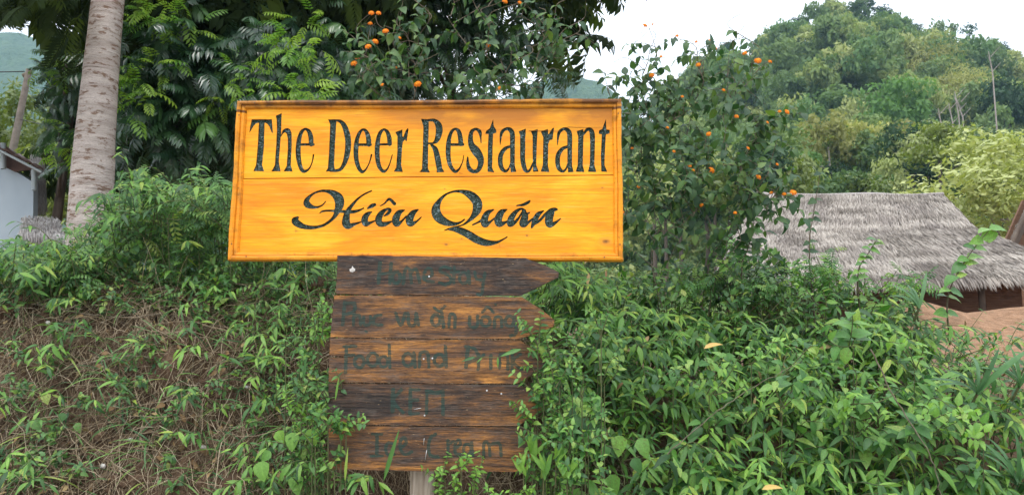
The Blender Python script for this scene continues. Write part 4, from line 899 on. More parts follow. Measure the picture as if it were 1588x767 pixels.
# left: olive feathery trees beyond the shed
for i, (px, Y, top, w_, m_) in enumerate([(15, 19, 122, 3.4, 'olive'), (80, 22, 150, 3.4, 'olive'), (-60, 20, 105, 4.5, 'olive'), (120, 15, 190, 2.6, 'forest'), (190, 24, 120, 6, 'forestdark'), (330, 22, 130, 6, 'forestdark'), (470, 20, 150, 5.5, 'forestdark'), (60, 14, 215, 2.2, 'olive')]):
    x = wx(px, Y); tree('feathery_tree' if m_ == 'olive' else 'dark_tree', ['olive green feathery tree behind the leaning utility pole', 'olive feathery tree right of the utility pole', 'olive feathery tree at the left edge of the view', 'small green tree between shed and pale trunk', 'dark tree right behind the pale trunk', 'dark tree deep behind the left part of the sign', 'dark tree deep behind the middle of the sign', 'low olive bush just above the shed roof'][i], x, Y, hz(top, Y) - float(ground(x, Y)), w_, m_, 'bark', i, None, 'ol' + m_, nl=3200, leafs=.06, ch=w_ * .95, clumps=45, under=.95, flat=.3)

# ---- pale trunked tree with the dark overhead canopy
TB = (wx(143, 5.2), 5.2, float(ground(wx(143, 5.2), 5.2)) - .1)
pt_ = empty('pale_trunked_tree', TB, 'big tree with a thick pale ringed trunk and dark crown overhead on the left', 'tree')
P = [(pt(140, 420, 5.2)[0], 5.2, TB[2]), pt(142, 300, 5.2), pt(151, 170, 5.2), pt(168, 0, 5.2), pt(188, -160, 5.2), (pt(208, -300, 5.2)[0], 5.3, 6.5)]
C_ = curve(P, 16); rr = np.interp(np.linspace(0, 1, len(C_)), [0, .12, .3, .6, 1], [.17, .148, .132, .108, .08])
V, F, U = tube(C_, rr, 28); ang = U[:, 0]; V = V + np.stack([np.cos(ang), -np.sin(ang), 0 * ang], 1) * (.010 * fbm(ang * .7, V[:, 2] * 2.2, 1.0, 3) + .003 * fbm(ang * 3, V[:, 2] * 14, 4.0, 2))[:, None]
obj('trunk', mkmesh('trunk', V - np.array(TB), F, M['trunk'], U), pt_)
top = C_[-1]
for i in range(9):
    a = i * .7; s = C_[-1 - (i % 3) * 8]; tgt = np.array([top[0] + 3.4 * math.cos(a), top[1] + .4 + 2.6 * math.sin(a), 5.2 + (i % 4) * .5])
    b = Batch(); b.tube(curve([s, (s + tgt) / 2 + (0, 0, .5), tgt], 6), np.linspace(.06, .015, 13), 6); b.build('limb', M['bark'], pt_)
def frond_cloud(n, centre, size, kinds, ll, droop=.6, out=None, front=.0, g_=g):
    Ms = {}; c = np.asarray(centre, float); size = np.asarray(size, float); res = []
    for i in range(n):
        p = g_.normal(size=3); p = p / np.linalg.norm(p) * g_.uniform(.25, 1) ** .6; o = c + p * size
        d = unit(p * np.array([1, .8, .5]) + g_.normal(size=3) * .45 + np.array([0, -front, -droop * .5]))
        up = np.array([0, -.25, 1.0]) + g_.normal(size=3) * .3; k = kinds[int(g_.integers(len(kinds)))]
        res.append((k, int(g_.integers(len(S[k]))), frames(d[None], up[None], np.array([ll * g_.uniform(.7, 1.25)]), o[None])[0]))
    return res
def put_leaves(e, lv, mat, limit, part='frond', rest='foliage'):
    base = Vector([float(v) for v in e.location]); T = Matrix.Translation(-base)
    order = sorted(range(len(lv)), key=lambda i: lv[i][2][1, 3])          # nearest the road show largest
    for i in order[:limit]:
        k, j, m = lv[i]; o = bpy.data.objects.new(part, leafmesh(k, j, mat)); C.objects.link(o); o.parent = e; o.matrix_local = T @ Matrix(m.tolist())
    rb = {}
    for i in order[limit:]: rb.setdefault(lv[i][:2], []).append(lv[i][2])
    b = Batch()
    for (k, j), ms in rb.items(): b.many(S[k][j], np.array(ms), rng.random(len(ms)))
    b.build(rest, M[mat], e, kind='stuff')
lv = []
for (px, py, Y, sx, sz, n) in [(90, 0, 5.0, .26, .28, 50), (20, -50, 5.0, .5, .22, 70), (100, 50, 5.6, .16, .16, 24), (150, -120, 6.3, 1.2, .35, 110), (300, -30, 6.4, 1.0, .42, 190), (430, -20, 6.6, .95, .42, 170), (380, 50, 7.2, .9, .42, 150), (520, -10, 7.0, .9, .5, 140), (250, 20, 7.6, .9, .5, 120), (-80, -90, 5.5, 1.0, .5, 60)]:
    lv += frond_cloud(int(n * 1.5), pt(px, py, Y), (sx, .6, sz), ['bigfrond', 'frond'] if Y > 6 else ['frond'], .40 if Y > 6 else .30, .9)
def off_trunk(m):        # nothing hangs in front of the pale trunk
    a, b_ = proj(m[:3, 3] + m[:3, 1] * .5); return not (m[1, 3] < 5.6 and 105 < a < 235) and not (a < 78 and b_ > 22)
lv = [l for l in lv if off_trunk(l[2])]
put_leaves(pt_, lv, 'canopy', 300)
# high canopy over it, above the view
lv = []
for i in range(900):
    pass
b = Batch(); cm = []
for i in range(800):
    p = np.array([g.uniform(-6.5, 1.2), g.uniform(5.2, 11), g.uniform(5.4, 7.2)]); d = unit(g.normal(size=3) * (1, 1, .3)); cm.append(frames(d[None], np.array([[0, 0, 1.]]) + g.normal(size=(1, 3)) * .2, np.array([.75]), p[None])[0])
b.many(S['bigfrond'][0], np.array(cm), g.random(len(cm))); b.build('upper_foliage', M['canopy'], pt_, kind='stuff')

# ---- feather leaved trees in the left middle
def feather_tree(label, px, Y, clouds, limit, trunk_to, young=(), fl=.36):
    x = wx(px, Y); z = float(ground(x, Y)) - .05; e = empty('feather_leaved_tree', (x, Y, z), label, 'tree', 'feather leaved trees behind the sign')
    trunk_parts(e, (x, Y, z), trunk_to - z, .07, (.1, .1), M['bark'], 0)
    lv = []
    for (cx, cy, cY, sx, sz, n) in clouds:
        c = pt(cx, cy, cY); lv += frond_cloud(n, c, (sx, .35, sz), ['frond'], fl, .5, front=.5)
        b = Batch(); b.tube(curve([(x + .05, Y + .05, min(c[2], trunk_to) - .35), (c + (x, Y, c[2])) / 2 + (0, 0, .05), c], 5), np.linspace(.022, .006, 11), 5); b.build('limb', M['bark'], e)
    lv = [l for l in lv if not (proj(l[2][:3, 3] + l[2][:3, 1] * .5)[0] < 62)]
    put_leaves(e, lv, 'frond', limit)
    yl = []
    for (cx, cy, cY, n) in young: yl += frond_cloud(int(n * 1.0), pt(cx, cy, cY), (.16, .12, .11), ['youngfrond'], .18, .1, front=.6)
    put_leaves(e, yl, 'youngfrond', 300, 'young_frond')
feather_tree('feather leaved tree with silvery fronds right beside the pale trunk', 260, 6.6, [(250, 70, 6.0, .42, .3, 46), (310, 55, 6.3, .4, .3, 40), (230, 140, 6.1, .35, .3, 40), (290, 120, 6.0, .42, .3, 46), (340, 130, 6.3, .4, .32, 44), (230, 215, 6.0, .35, .25, 36), (290, 190, 6.1, .45, .28, 44), (350, 200, 6.4, .4, .3, 40)], 220, 3.3,
             [(222, 28, 5.6, 16), (248, 20, 5.6, 12), (290, 40, 5.7, 10), (226, 105, 5.6, 13), (210, 140, 5.5, 14), (200, 165, 5.5, 10), (248, 100, 5.7, 6), (195, 125, 5.5, 5)])
feather_tree('feather leaved tree with fresh yellow green tips close above the sign corner', 430, 6.4, [(400, 100, 6.1, .4, .28, 44), (450, 70, 6.3, .42, .3, 42), (500, 110, 6.3, .4, .3, 40), (420, 150, 6.0, .42, .25, 44), (490, 60, 6.6, .4, .3, 36), (520, 145, 6.4, .4, .25, 36), (380, 60, 6.8, .5, .3, 40)], 200, 3.2,
             [(372, 108, 5.6, 7), (440, 75, 5.5, 14), (458, 58, 5.5, 10), (480, 82, 5.6, 10), (452, 138, 5.4, 11), (478, 148, 5.4, 10), (505, 150, 5.5, 8), (380, 140, 5.6, 6), (468, 30, 5.8, 9), (340, 145, 5.7, 6)])
feather_tree('small feather leaved tree between the shed and the pale trunk', 90, 8.2, [(88, 140, 8, .20, .22, 36), (78, 170, 8, .17, .14, 26), (112, 130, 7.6, .2, .25, 30), (100, 205, 7.8, .16, .14, 26), (112, 245, 7.6, .14, .2, 26), (104, 105, 8, .2, .15, 20)], 150, 3.9,
             [(78, 112, 7.4, 9), (60, 105, 7.4, 5), (100, 228, 7.2, 7), (108, 95, 7.4, 6), (88, 232, 7.2, 4), (112, 205, 7.2, 4)], fl=.24)
feather_tree('fine leaved dark tree behind the orange flowering shrub above the sign', 690, 8.5, [(560, 30, 7.6, .45, .4, 70), (620, 60, 7.8, .5, .4, 60), (690, 20, 8, .55, .45, 70), (760, 10, 8, .5, .35, 50), (600, 110, 7.8, .5, .35, 50), (690, 95, 8, .5, .35, 50), (790, 60, 8.2, .35, .35, 26), (840, 110, 8.3, .25, .2, 14), (640, -40, 8, .9, .4, 80)], 300, 4.6)
# dense shade foliage deep behind them
lv = []
for (px, py, Y, sx, sz, n) in [(250, 120, 9.5, 1.3, .9, 260), (420, 120, 9.5, 1.3, .9, 260), (540, 70, 9.8, .9, .9, 220), (330, 260, 9, 1.6, .6, 220), (170, 240, 10, .9, .6, 100)]:
    lv += frond_cloud(n, pt(px, py, Y), (sx, .7, sz), ['bigfrond'], .45, .6)
b = Batch(); b.many(S['bigfrond'][0], np.array([m for _, _, m in lv]), g.random(len(lv)))
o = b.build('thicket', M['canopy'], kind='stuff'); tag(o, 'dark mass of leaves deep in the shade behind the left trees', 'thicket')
# ================================================================ THATCHED HUTS, SHED, POLE
def straw_roof(e, quads, fringe=None, mat='thatch', dens=900, name='roof', ridge_=None, seed=1, wid=.018, ls=1.0):
    """quads: (tl, tr, br, bl) 3D slopes; courses of straw laid down each slope, frayed at the eave"""
    g = np.random.default_rng(seed); b = Batch(); base = Batch()
    for (tl, tr, br, bl) in quads:
        tl, tr, br, bl = [np.asarray(q, float) for q in (tl, tr, br, bl)]
        n = unit(np.cross(tr - tl, bl - tl)); n = n if n[2] > 0 else -n
        A = np.array([tl, tr, br, bl]) - n * .06; base.raw(A, [[0, 1, 2, 3]])
        L = np.linalg.norm((bl + br - tl - tr) / 2); wdt = (np.linalg.norm(tr - tl) + np.linalg.norm(br - bl)) / 2
        rows = max(4, int(L / .07))
        for r in range(rows + 1):
            k = int(dens * wdt / 4); t = (r + g.uniform(-.3, .3, k)) / rows; s = g.random(k)
            o = (tl[None] * (1 - s)[:, None] + tr[None] * s[:, None]) * (1 - t)[:, None] + (bl[None] * (1 - s)[:, None] + br[None] * s[:, None]) * t[:, None] + n * g.uniform(-.01, .05, k)[:, None]
            dn = (bl[None] * (1 - s)[:, None] + br[None] * s[:, None]) - (tl[None] * (1 - s)[:, None] + tr[None] * s[:, None]); dn /= np.linalg.norm(dn, axis=1)[:, None]
            d = dn + g.normal(size=(k, 3)) * .10 + n * g.uniform(-.04, .09, k)[:, None]
            if r >= rows - 1: d = d + np.array([0, 0, -.7])
            ln = ls * g.uniform(.09, .19, k) * (1.15 if r >= rows - 1 else 1)
            b.many(leaf(P_STRAP, 2, .09, .2, .35), frames(d, n[None] + g.normal(size=(k, 3)) * .35, ln, o), np.clip(g.normal(.55, .25, k) + 1.25 * fbm(s * wdt * 1.6, t * rows * .35, seed, 4) + .28 * np.sin(t * rows * 1.3 + 2 * vnoise(s * wdt * 2, t * 3)), 0, 1))
    base.build(name, M[mat], e)
    b.build('thatch_straw', M[mat], e, kind='stuff')
HB = (7.0, 12.5, 1.2)
hut = empty('thatched_hut', (7.0, 12.5, float(ground(7, 12.5))), 'low hut with a broad grey thatched roof behind the weeds on the right', 'hut')
rl = pt(1180, 303, 14); rr_ = pt(1461, 303, 14); kr = pt(1512, 356, 13.0); kl_ = pt(1140, 366, 13.0); fr = pt(1700, 428, 11.6); fl = pt(1100, 448, 11.4); bkr = rr_ + (.2, 3.2, -1.9); bkl = rl + (-.2, 3.2, -1.9)
k2 = pt(1600, 402, 12.2)
straw_roof(hut, [(rl, rr_, kr, kl_), (kl_, kr, fr, fl), (rr_, rr_ + (0, 3, -.3), kr + (0, 3.6, -.1), kr), (kr, kr + (0, 3.6, -.1), fr + (0, 4, 0), fr)], dens=900, wid=.02)
b = Batch(); b.tube(curve([rl + (-.1, 0, .03), rl * .7 + rr_ * .3 + (0, 0, -.005), rl * .4 + rr_ * .6 + (0, 0, .02), rl * .2 + rr_ * .8 + (0, 0, -.01), rr_ + (.02, 0, .025)], 6), .04, 8); b.build('ridge_cap', M['whitethatch'], hut)
for t in (0, .25, .5, .75, 1):
    p = fl * (1 - t) + fr * t + (0, .5, 0); gz = float(ground(p[0], p[1])) - .1; b = Batch(); b.tube([(p[0], p[1], gz), (p[0], p[1], p[2] - .05)], .05, 8); b.build('post', M['bark'], hut)
V, F = boxm(fl[0] + .6, fr[0] - .5, 12.6, 12.7, float(ground(7, 12.6)) - .1, 2.35); o = obj('wall', mkmesh('wall', np.array(V) - np.array(hut.location), F, M['darkplank'], smooth=False), hut)
b = Batch(); b.raw([rl - (0, 0, .07), rr_ - (0, 0, .07), bkr + (1.6, 0, 0), bkl], [[0, 1, 2, 3]]); b.build('back_slope', M['thatch'], hut)
# second hut, its gable just in view at the right edge
Y2 = 16.0; h2 = empty('gabled_hut', (wx(1640, Y2), Y2, float(ground(wx(1640, Y2), Y2))), 'brown gabled hut with a thatched verge at the right edge of the view', 'hut')
ap = pt(1592, 300, Y2); lo = pt(1545, 398, Y2); ro = pt(1740, 398, Y2); dp = np.array([3.4, 3.5, 0])
straw_roof(h2, [(ap + (0, -.25, 0), ap + dp, lo + dp, lo + (0, -.25, 0)), (ap + (0, -.25, 0), ap + dp, ro + dp, ro + (0, -.25, 0))], dens=420, seed=4)
def tri(e, name, pts_, mat, th=.06):
    n = len(pts_); P_ = np.array(pts_, float) - np.array(e.location); V = list(P_) + list(P_ + (0, th, 0)); F = [tuple(range(n)), tuple(range(2 * n - 1, n - 1, -1))] + [(i, n + i, n + (i + 1) % n, (i + 1) % n) for i in range(n)]
    return obj(name, mkmesh(name, V, F, mat, smooth=False), e)
tri(h2, 'gable', [ap + (0, .12, -.12), ro + (-.1, .12, 0), lo + (.12, .12, 0)], M['darkplank'])
V, F = boxm(lo[0] + .45, ro[0] - .2, Y2 + .2, Y2 + .3, float(ground(lo[0], Y2)) - .1, lo[2]); obj('wall', mkmesh('wall', np.array(V) - np.array(h2.location), F, M['darkplank'], smooth=False), h2)
for (a, c) in ((ap, lo), (ap, ro)): b = Batch(); b.tube(curve([a + (0, -.3, .04), (a + c) / 2 + (0, -.3, -.02), c + (0, -.3, 0)], 5), .05, 6); b.build('verge_pole', M['bark'], h2)
b = Batch(); b.tube([lo + (.15, -.02, .0), ro + (0, -.02, -.05)], .045, 6); b.build('tie_beam', M['woodstem'], h2)
b = Batch(); b.tube([pt(1575, 350, Y2), pt(1700, 350, Y2)], .03, 6); b.build('tie_beam', M['woodstem'], h2)
b = Batch(); b.tube([ap + (-.06, -.34, .06), ap + (.3, -.34, .05)], .07, 8); b.build('ridge_cap', M['white'], h2)
gq = np.random.default_rng(8); b = Batch()
for i in range(60): o_ = ap + (gq.uniform(-.12, .2), -.33, .05); b.many(leaf(P_STRAP, 3, .07, .2, .4), frames(np.array([[gq.normal() * .12, -.1, -1.]]), np.array([[0, -1., .2]]), np.array([gq.uniform(.25, .55)]), o_[None]), [gq.random()])
b.build('thatch_tuft', M['whitethatch'], h2, kind='stuff')

# shed at the left edge
ys = 8.0
shed = empty('shed', (wx(-40, ys), ys, float(ground(-5, ys))), 'pale blue grey shed with a rusty overhanging roof at the left edge', 'shed')
def P3(px, py, Y): return pt(px, py, Y)
tri(shed, 'wall', [P3(-160, 262, 8.0), P3(0, 250, 8.0), P3(52, 283, 8.0), P3(50, 420, 8.0), P3(-160, 420, 8.0)], M['wallpaint'], .08)
tri(shed, 'gable_panel', [P3(3, 222, 7.92), P3(52, 262, 7.92), P3(22, 266, 7.92), P3(3, 257, 7.92)], M['rust'], .03)
# corrugated roof
b = Batch(); n = 60; A = P3(-150, 150, 7.55); B = P3(67, 262, 7.75); A2 = P3(-150, 140, 9.2); B2 = P3(50, 250, 9.6); V = []
for i in range(n + 1):
    t = i / n; w_ = .012 * math.sin(t * n * 1.3)
    p = A * (1 - t) + B * t; q = A2 * (1 - t) + B2 * t; V += [p + (0, 0, w_), q + (0, 0, w_), q + (0, 0, w_ - .02), p + (0, 0, w_ - .02)]
F = [(i * 4 + j, i * 4 + (j + 1) % 4, i * 4 + 4 + (j + 1) % 4, i * 4 + 4 + j) for i in range(n) for j in range(4)]; b.raw(V, F); b.build('roof', M['rust'], shed)
b = Batch(); b.tube([A + (0, -.02, -.04), B + (0, -.02, -.04)], .014, 4); b.build('fascia', M['palemetal'], shed)
for (x_, y0, y1) in ((5, 222, 262), (53, 262, 295)):
    a = P3(x_, y0, 7.86); c = P3(x_, y1, 7.86); b = Batch(); b.tube([a, c], .032, 4); b.build('post', M['palemetal'], shed)
def thatch_piece(name, label, cat, quad, mat='whitethatch', seed=2, dens=900):
    e = empty(name, (quad[2] + quad[3]) / 2, label, cat); straw_roof(e, [quad], mat=mat, dens=dens, seed=seed, ls=.4); return e
e1 = thatch_piece('thatch_stack', 'hanging bundle of bleached thatch beside the shed wall', 'thatch', (P3(50, 243, 8.6), P3(66, 248, 8.6), P3(70, 325, 8.4), P3(48, 325, 8.4)), dens=5000)
e2 = thatch_piece('low_thatched_roof', 'small low roof of bleached thatch among the weeds left of the pale trunk', 'roof', (P3(36, 341, 6.9), P3(92, 343, 6.9), P3(104, 374, 6.5), P3(30, 368, 6.5)), seed=5, dens=3000)
b = Batch(); b.tube([P3(34, 340, 6.9), P3(94, 343, 6.9)], .018, 6); b.build('ridge_pole', M['woodstem'], e2)
for p in (P3(40, 368, 6.6), P3(98, 374, 6.6)): b = Batch(); b.tube([p, (p[0], p[1], float(ground(p[0], p[1])) - .05)], .03, 6); b.build('post', M['bark'], e2)
# pole and wires
Yp = 15.0; pb_ = P3(6, 300, Yp); e = empty('utility_pole', (pb_[0], Yp, float(ground(pb_[0], Yp))), 'leaning grey utility pole behind the shed', 'pole')
b = Batch(); b.tube([(pb_[0] - .3, Yp, float(ground(pb_[0], Yp))), P3(22, 222, Yp), P3(45, 108, Yp)], [.085, .075, .06], 10); b.build('shaft', M['concrete'], e)
b = Batch(); b.tube([P3(36, 118, Yp), P3(48, 112, Yp)], .05, 6); b.build('bracket', M['woodstem'], e)
b = Batch(); b.tube(curve([P3(-200, 104, 13), P3(-60, 112, 14), P3(38, 111, Yp)], 8), .012, 4); tag(b.build('power_line', M['wire']), 'dark power line running left from the leaning pole', 'wire')
b = Batch(); b.tube(curve([P3(30, 185, Yp), P3(140, 205, 13), P3(330, 180, 11)], 8), .009, 4); tag(b.build('power_line', M['wire']), 'thin cable sagging right from the leaning pole', 'wire')

# ================================================================ NEAR PLANTS
g = np.random.default_rng(21)
# ---- orange flowering shrubs
def flower_shape(seed):
    q = np.random.default_rng(seed); b = Batch(); n = 20
    for i in range(n):
        ph = i * 2.4; th = math.acos(1 - .95 * (i + .5) / n); d = np.array([math.sin(th) * math.cos(ph), math.sin(th) * math.sin(ph), math.cos(th)]); o = d * .42 * np.array([1, 1, .7])
        a = unit(np.cross(d, q.normal(size=3))); c = np.cross(d, a); r = q.uniform(.15, .2); tt = min(1, th / 1.5 + q.uniform(-.1, .15))
        for k in range(4):
            u1 = a * math.cos(k * 1.57) + c * math.sin(k * 1.57); u2 = a * math.cos(k * 1.57 + .8) + c * math.sin(k * 1.57 + .8); u0 = a * math.cos(k * 1.57 - .8) + c * math.sin(k * 1.57 - .8)
            b.raw(np.array([o, o + u0 * r * .7 + d * .03, o + u1 * r + d * .02, o + u2 * r * .7 + d * .03]), [[0, 1, 2, 3]], None, max(0, tt))
    V, F, _ = tube([(0, 0, -.35), (0, 0, .15)], [.02, .22], 6); b.raw(V, F, None, .6)
    return b
FM = [flower_shape(s).mesh('flower', M['flower'], smooth=False) for s in range(3)]
def lantana(label, root, tips, flowers, nleaf_side, seed, ll=.062, twig=.16):
    q = np.random.default_rng(seed); root = np.asarray(root, float)
    stems = []; lv = []; allp = []
    node = []
    TP = [pt(*t) + q.normal(size=3) * .01 for t in tips]; TP.sort(key=lambda p: np.linalg.norm(p - root))
    for ti, tp in enumerate(TP):
        far = np.linalg.norm(tp - root)
        if len(node) < 60: r0 = root + q.normal(size=3) * (.10, .06, .02)
        else:
            A = np.array(node); dd = np.linalg.norm(A - tp, axis=1); ok = (np.linalg.norm(A - root, axis=1) < far * .9) & (dd > .10); A = A[ok]; dd = dd[ok] + .25 * np.maximum(0, A[:, 2] - tp[2]); r0 = A[int(np.argmin(dd))]
        mid = (r0 + tp) / 2 + np.array([q.normal() * .04, q.normal() * .03, .10 * np.linalg.norm(tp - r0)])
        P = curve([r0, r0 * .6 + mid * .4 + q.normal(size=3) * .02, mid, tp * .6 + mid * .4 + (0, 0, .01) + q.normal(size=3) * .015, tp], 7); stems.append((P, np.linspace(.0040 if len(node) < 60 else .0025, .0012, len(P)))); node += list(P[6:])
        n = len(P)
        for i in range(nleaf_side if proj(tp)[1] > 115 else max(3, nleaf_side // 2)):
            t = .15 + .85 * (i + q.random()) / nleaf_side; k = min(int(t * (n - 1)), n - 2); o = P[k]; f = unit(P[k + 1] - P[k]); ax = unit(np.cross(f, q.normal(size=3)))
            if q.random() < .45:       # a side twig with its own pairs
                te = o + unit(ax + f * .7 + np.array([0, -.2, q.uniform(-.5, .5)])) * twig * q.uniform(.5, 1.2); tw = curve([o, (o + te) / 2 + (0, 0, .01), te], 3); stems.append((tw, np.linspace(.002, .001, len(tw)))); allp.append(te)
                pairs = [(tw[j], unit(te - o)) for j in (2, 4, 6)]
            else: pairs = [(o, f)]
            for o2, f2 in pairs:
                a2 = unit(np.cross(f2, q.normal(size=3)))
                for s in (-1, 1):
                    d = a2 * s + f2 * .4 + np.array([0, -.1, -q.uniform(.2, 1.1)]); up = np.array([0, -.7, .8]) + q.normal(size=3) * .4
                    lv.append(('lantana', int(q.integers(3)), frames(d[None], up[None], np.array([ll * q.uniform(.55, 1.2)]), o2[None])[0]))
    e = plant('flowering_shrub', label, 'shrub', 'orange flowering shrubs behind the sign', root, stems, lv, 'lantana', 'woodstem')
    T = Matrix.Translation(-e.location)
    for (px, py, Y, sc) in flowers:
        p = pt(px, py, Y); d = unit(np.array([q.normal() * .5, -.8, .8])); m = frames(unit(np.cross(d, q.normal(size=3)))[None], d[None], np.array([.029 * sc]), p[None])[0]
        o = bpy.data.objects.new('flower', FM[int(q.integers(3))]); C.objects.link(o); o.parent = e; o.matrix_local = T @ Matrix(m.tolist())
        # its stalk from the nearest twig
        A = np.array(allp); k = int(np.argmin(np.linalg.norm(A - p, axis=1))); b = Batch(); b.tube(curve([A[k], (A[k] + p) / 2 + (0, 0, -.01), p - d * .004], 3), .0011, 4); b.build('flower_stalk', M['stem'], e)
F1 = [(576, 21, 1.1), (587, 21, 1.), (598, 49, 1.2), (574, 37, .9), (582, 65, 1.2), (571, 73, 1.2), (555, 90, 1), (549, 99, 1.3), (648, 131, 1.4), (759, 69, 1.3), (783, 3, 1.1), (806, 5, .9), (774, 138, 1.1), (593, 132, .7), (620, 59, .6), (614, 105, .5)]
tips1 = [(px + g.uniform(-8, 8), py + g.uniform(-8, 8), 3.5 + g.uniform(-.1, .25)) for px, py, _ in F1] + [(px, py, 3.6 + g.uniform(-.15, .3)) for px, py in [(620, 20), (660, 5), (700, 30), (740, 15), (640, 70), (680, 80), (720, 60), (760, 40), (800, 30), (840, 10), (870, 25), (890, -10), (905, 40), (660, 120), (700, 130), (740, 110), (780, 100), (810, 75), (850, 70), (880, 70), (900, 85), (830, 110), (870, 110), (600, 140), (560, 120), (720, -20), (790, -20), (850, -20), (690, -15), (610, -15), (730, 145), (840, 140), (800, 140), (905, 5), (870, 45), (850, 40)]]
lantana('tall orange flowering shrub rising behind the top edge of the sign', (wx(700, 3.75), 3.75, 1.55), tips1, [(a, b_, 3.45 + g.uniform(-.05, .1), c) for a, b_, c in F1], 7, 5)
F2 = [(1000, 40, .9), (1012, 38, .5), (1108, 76, 1.), (1083, 101, 1.), (1011, 117, 1.1), (1155, 83, .9), (1175, 95, 1.4), (1194, 96, .8), (1220, 174, 1.1), (1209, 173, .7), (1142, 181, .9), (1099, 208, 1.), (1103, 264, 1.35), (1176, 275, 1.1), (1069, 257, .9), (1075, 264, .7), (1070, 277, .6), (1230, 299, 1.3), (1216, 301, .8), (1196, 299, .7), (1035, 198, .6), (980, 230, .6), (1025, 88, .6), (1100, 63, .6), (1080, 65, .6), (1050, 56, .7), (965, 329, .8), (1190, 190, .6), (1122, 140, .7), (1058, 150, .6), (1160, 230, .7), (1010, 180, .7), (1088, 318, .8), (1140, 330, .7), (1205, 255, .6), (990, 290, .7), (1045, 235, .7)]
tips2 = [(a + g.uniform(-8, 8), b_ + g.uniform(-6, 8), 3.7 + g.uniform(-.1, .3)) for a, b_, _ in F2] + [(px, py, 3.8 + g.uniform(-.2, .35)) for px, py in [(1165, 22), (1150, 40), (1180, 70), (950, 100), (940, 130), (985, 130), (1000, 160), (1040, 130), (1060, 110), (1090, 130), (1040, 170), (1075, 160), (1110, 130), (1000, 200), (1050, 210), (1090, 230), (1130, 220), (980, 260), (1020, 270), (1060, 300), (1110, 300), (1140, 260), (990, 300), (1150, 300), (1090, 330), (1040, 330), (1130, 120), (1140, 150), (970, 180), (1170, 330), (1200, 330), (1180, 370), (1160, 300), (1175, 220), (1150, 380), (980, 350), (1020, 360), (1060, 360), (1110, 360), (975, 150), (1010, 240), (960, 210)]]
lantana('wide orange flowering shrub filling the gap right of the sign', (wx(1030, 4.0), 4.0, 1.15), tips2, [(a, b_, 3.62 + g.uniform(-.05, .1), c) for a, b_, c in F2], 7, 6)

# ---- weeds: things in front, stuff behind
def veg(x, y): return float(ground(x, y))
right_things = []; right_stuff = []; rs2 = []
def lance_plant(p, q, tall=1.0, n=3, ll=.085, dirf=(0, -.8, .9)):
    parts = []
    for k in range(n):
        d = np.array(dirf) + q.normal(size=3) * (.55, .35, .3); parts.append(sprig_lance(p + q.normal(size=3) * (.02, .02, 0), d, tall * q.uniform(.28, .5), ll * q.uniform(.85, 1.15), int(q.integers(7, 11))))
    return merge(parts)
q = g
# the thicket on the right stands on a rising slope; its leaf surface is T(x,y)
def thick(x, y):      # how high the thicket stands above the ground
    return .18 + .32 * sst(3.0, 3.9, y) + .10 * math.sin(x * 3.1) + .06 * math.sin(x * 7 + y * 5) - .15 * sst(2.0, 3.0, x)
def thicket_point(x, t):
    y = 2.95 + 1.45 * t; return np.array([x, y, veg(x, y) + .02])
N1 = 0
for i in range(1050):
    t = q.random() ** .8; y = 2.98 + 1.5 * t; x = q.uniform(.12 if y > 3.1 else .30, .80 * y + .1)
    if x > .5 * y + .1 and q.random() < .25: continue
    z = veg(x, y); hgt = thick(x, y); p = np.array([x, y, z + q.uniform(.0, hgt * .5)])
    if p[2] < .45: continue
    a_, b_ = proj(p + (0, 0, .22))
    if a_ > 1400 and b_ < 480 + (a_ - 1400) * .75: continue
    right_stuff.append(lance_plant(p, q, .75, 2, q.uniform(.06, .10)))
o, sb = join_plants(right_stuff, 'lance', 'undergrowth', label='dense tangle of narrow leaved green weeds on the bank right of the sign', cat='weeds')
o2 = sb.build('weed_stems', M['stem'], kind='stuff'); tag(o2, 'thin stems inside the narrow leaved tangle right of the sign', 'weeds')
# nearest ones, each a plant
k = 0
spots = []
for row, (y0, zoff, nn) in enumerate([(2.92, .10, 22), (3.1, .16, 24), (3.3, .22, 24), (3.55, .28, 22), (3.8, .34, 18)]):
    for i in range(nn):
        x = .20 + (.66 * y0 + .1) * (i + q.uniform(.1, .9)) / nn
        if row == 0 and x < .33: x += .2
        spots.append((x, y0 + q.uniform(-.06, .06), zoff))
for (x, y, zo) in spots:
    p = np.array([x, y, veg(x, y) + zo * .6]); a_, b_ = proj(p + (0, 0, .25))
    if a_ > 1420 and b_ < 480 + (a_ - 1400) * .6: continue
    mat = 'lance' if q.random() < .85 else 'bright'
    st, lv = lance_plant(p, q, q.uniform(.8, 1.2), 4, q.uniform(.07, .115))
    plant('narrow_leaved_weed', ('narrow leaved green weed in the ' if mat == 'lance' else 'fresh yellow green weed in the ') + where(p + (0, 0, .15), 850, 1588, 420, 767) + ' of the tangle right of the boards', 'weed', 'narrow leaved weeds right of the arrow boards' if mat == 'lance' else 'fresh green weeds right of the arrow boards', p, st, lv, mat)
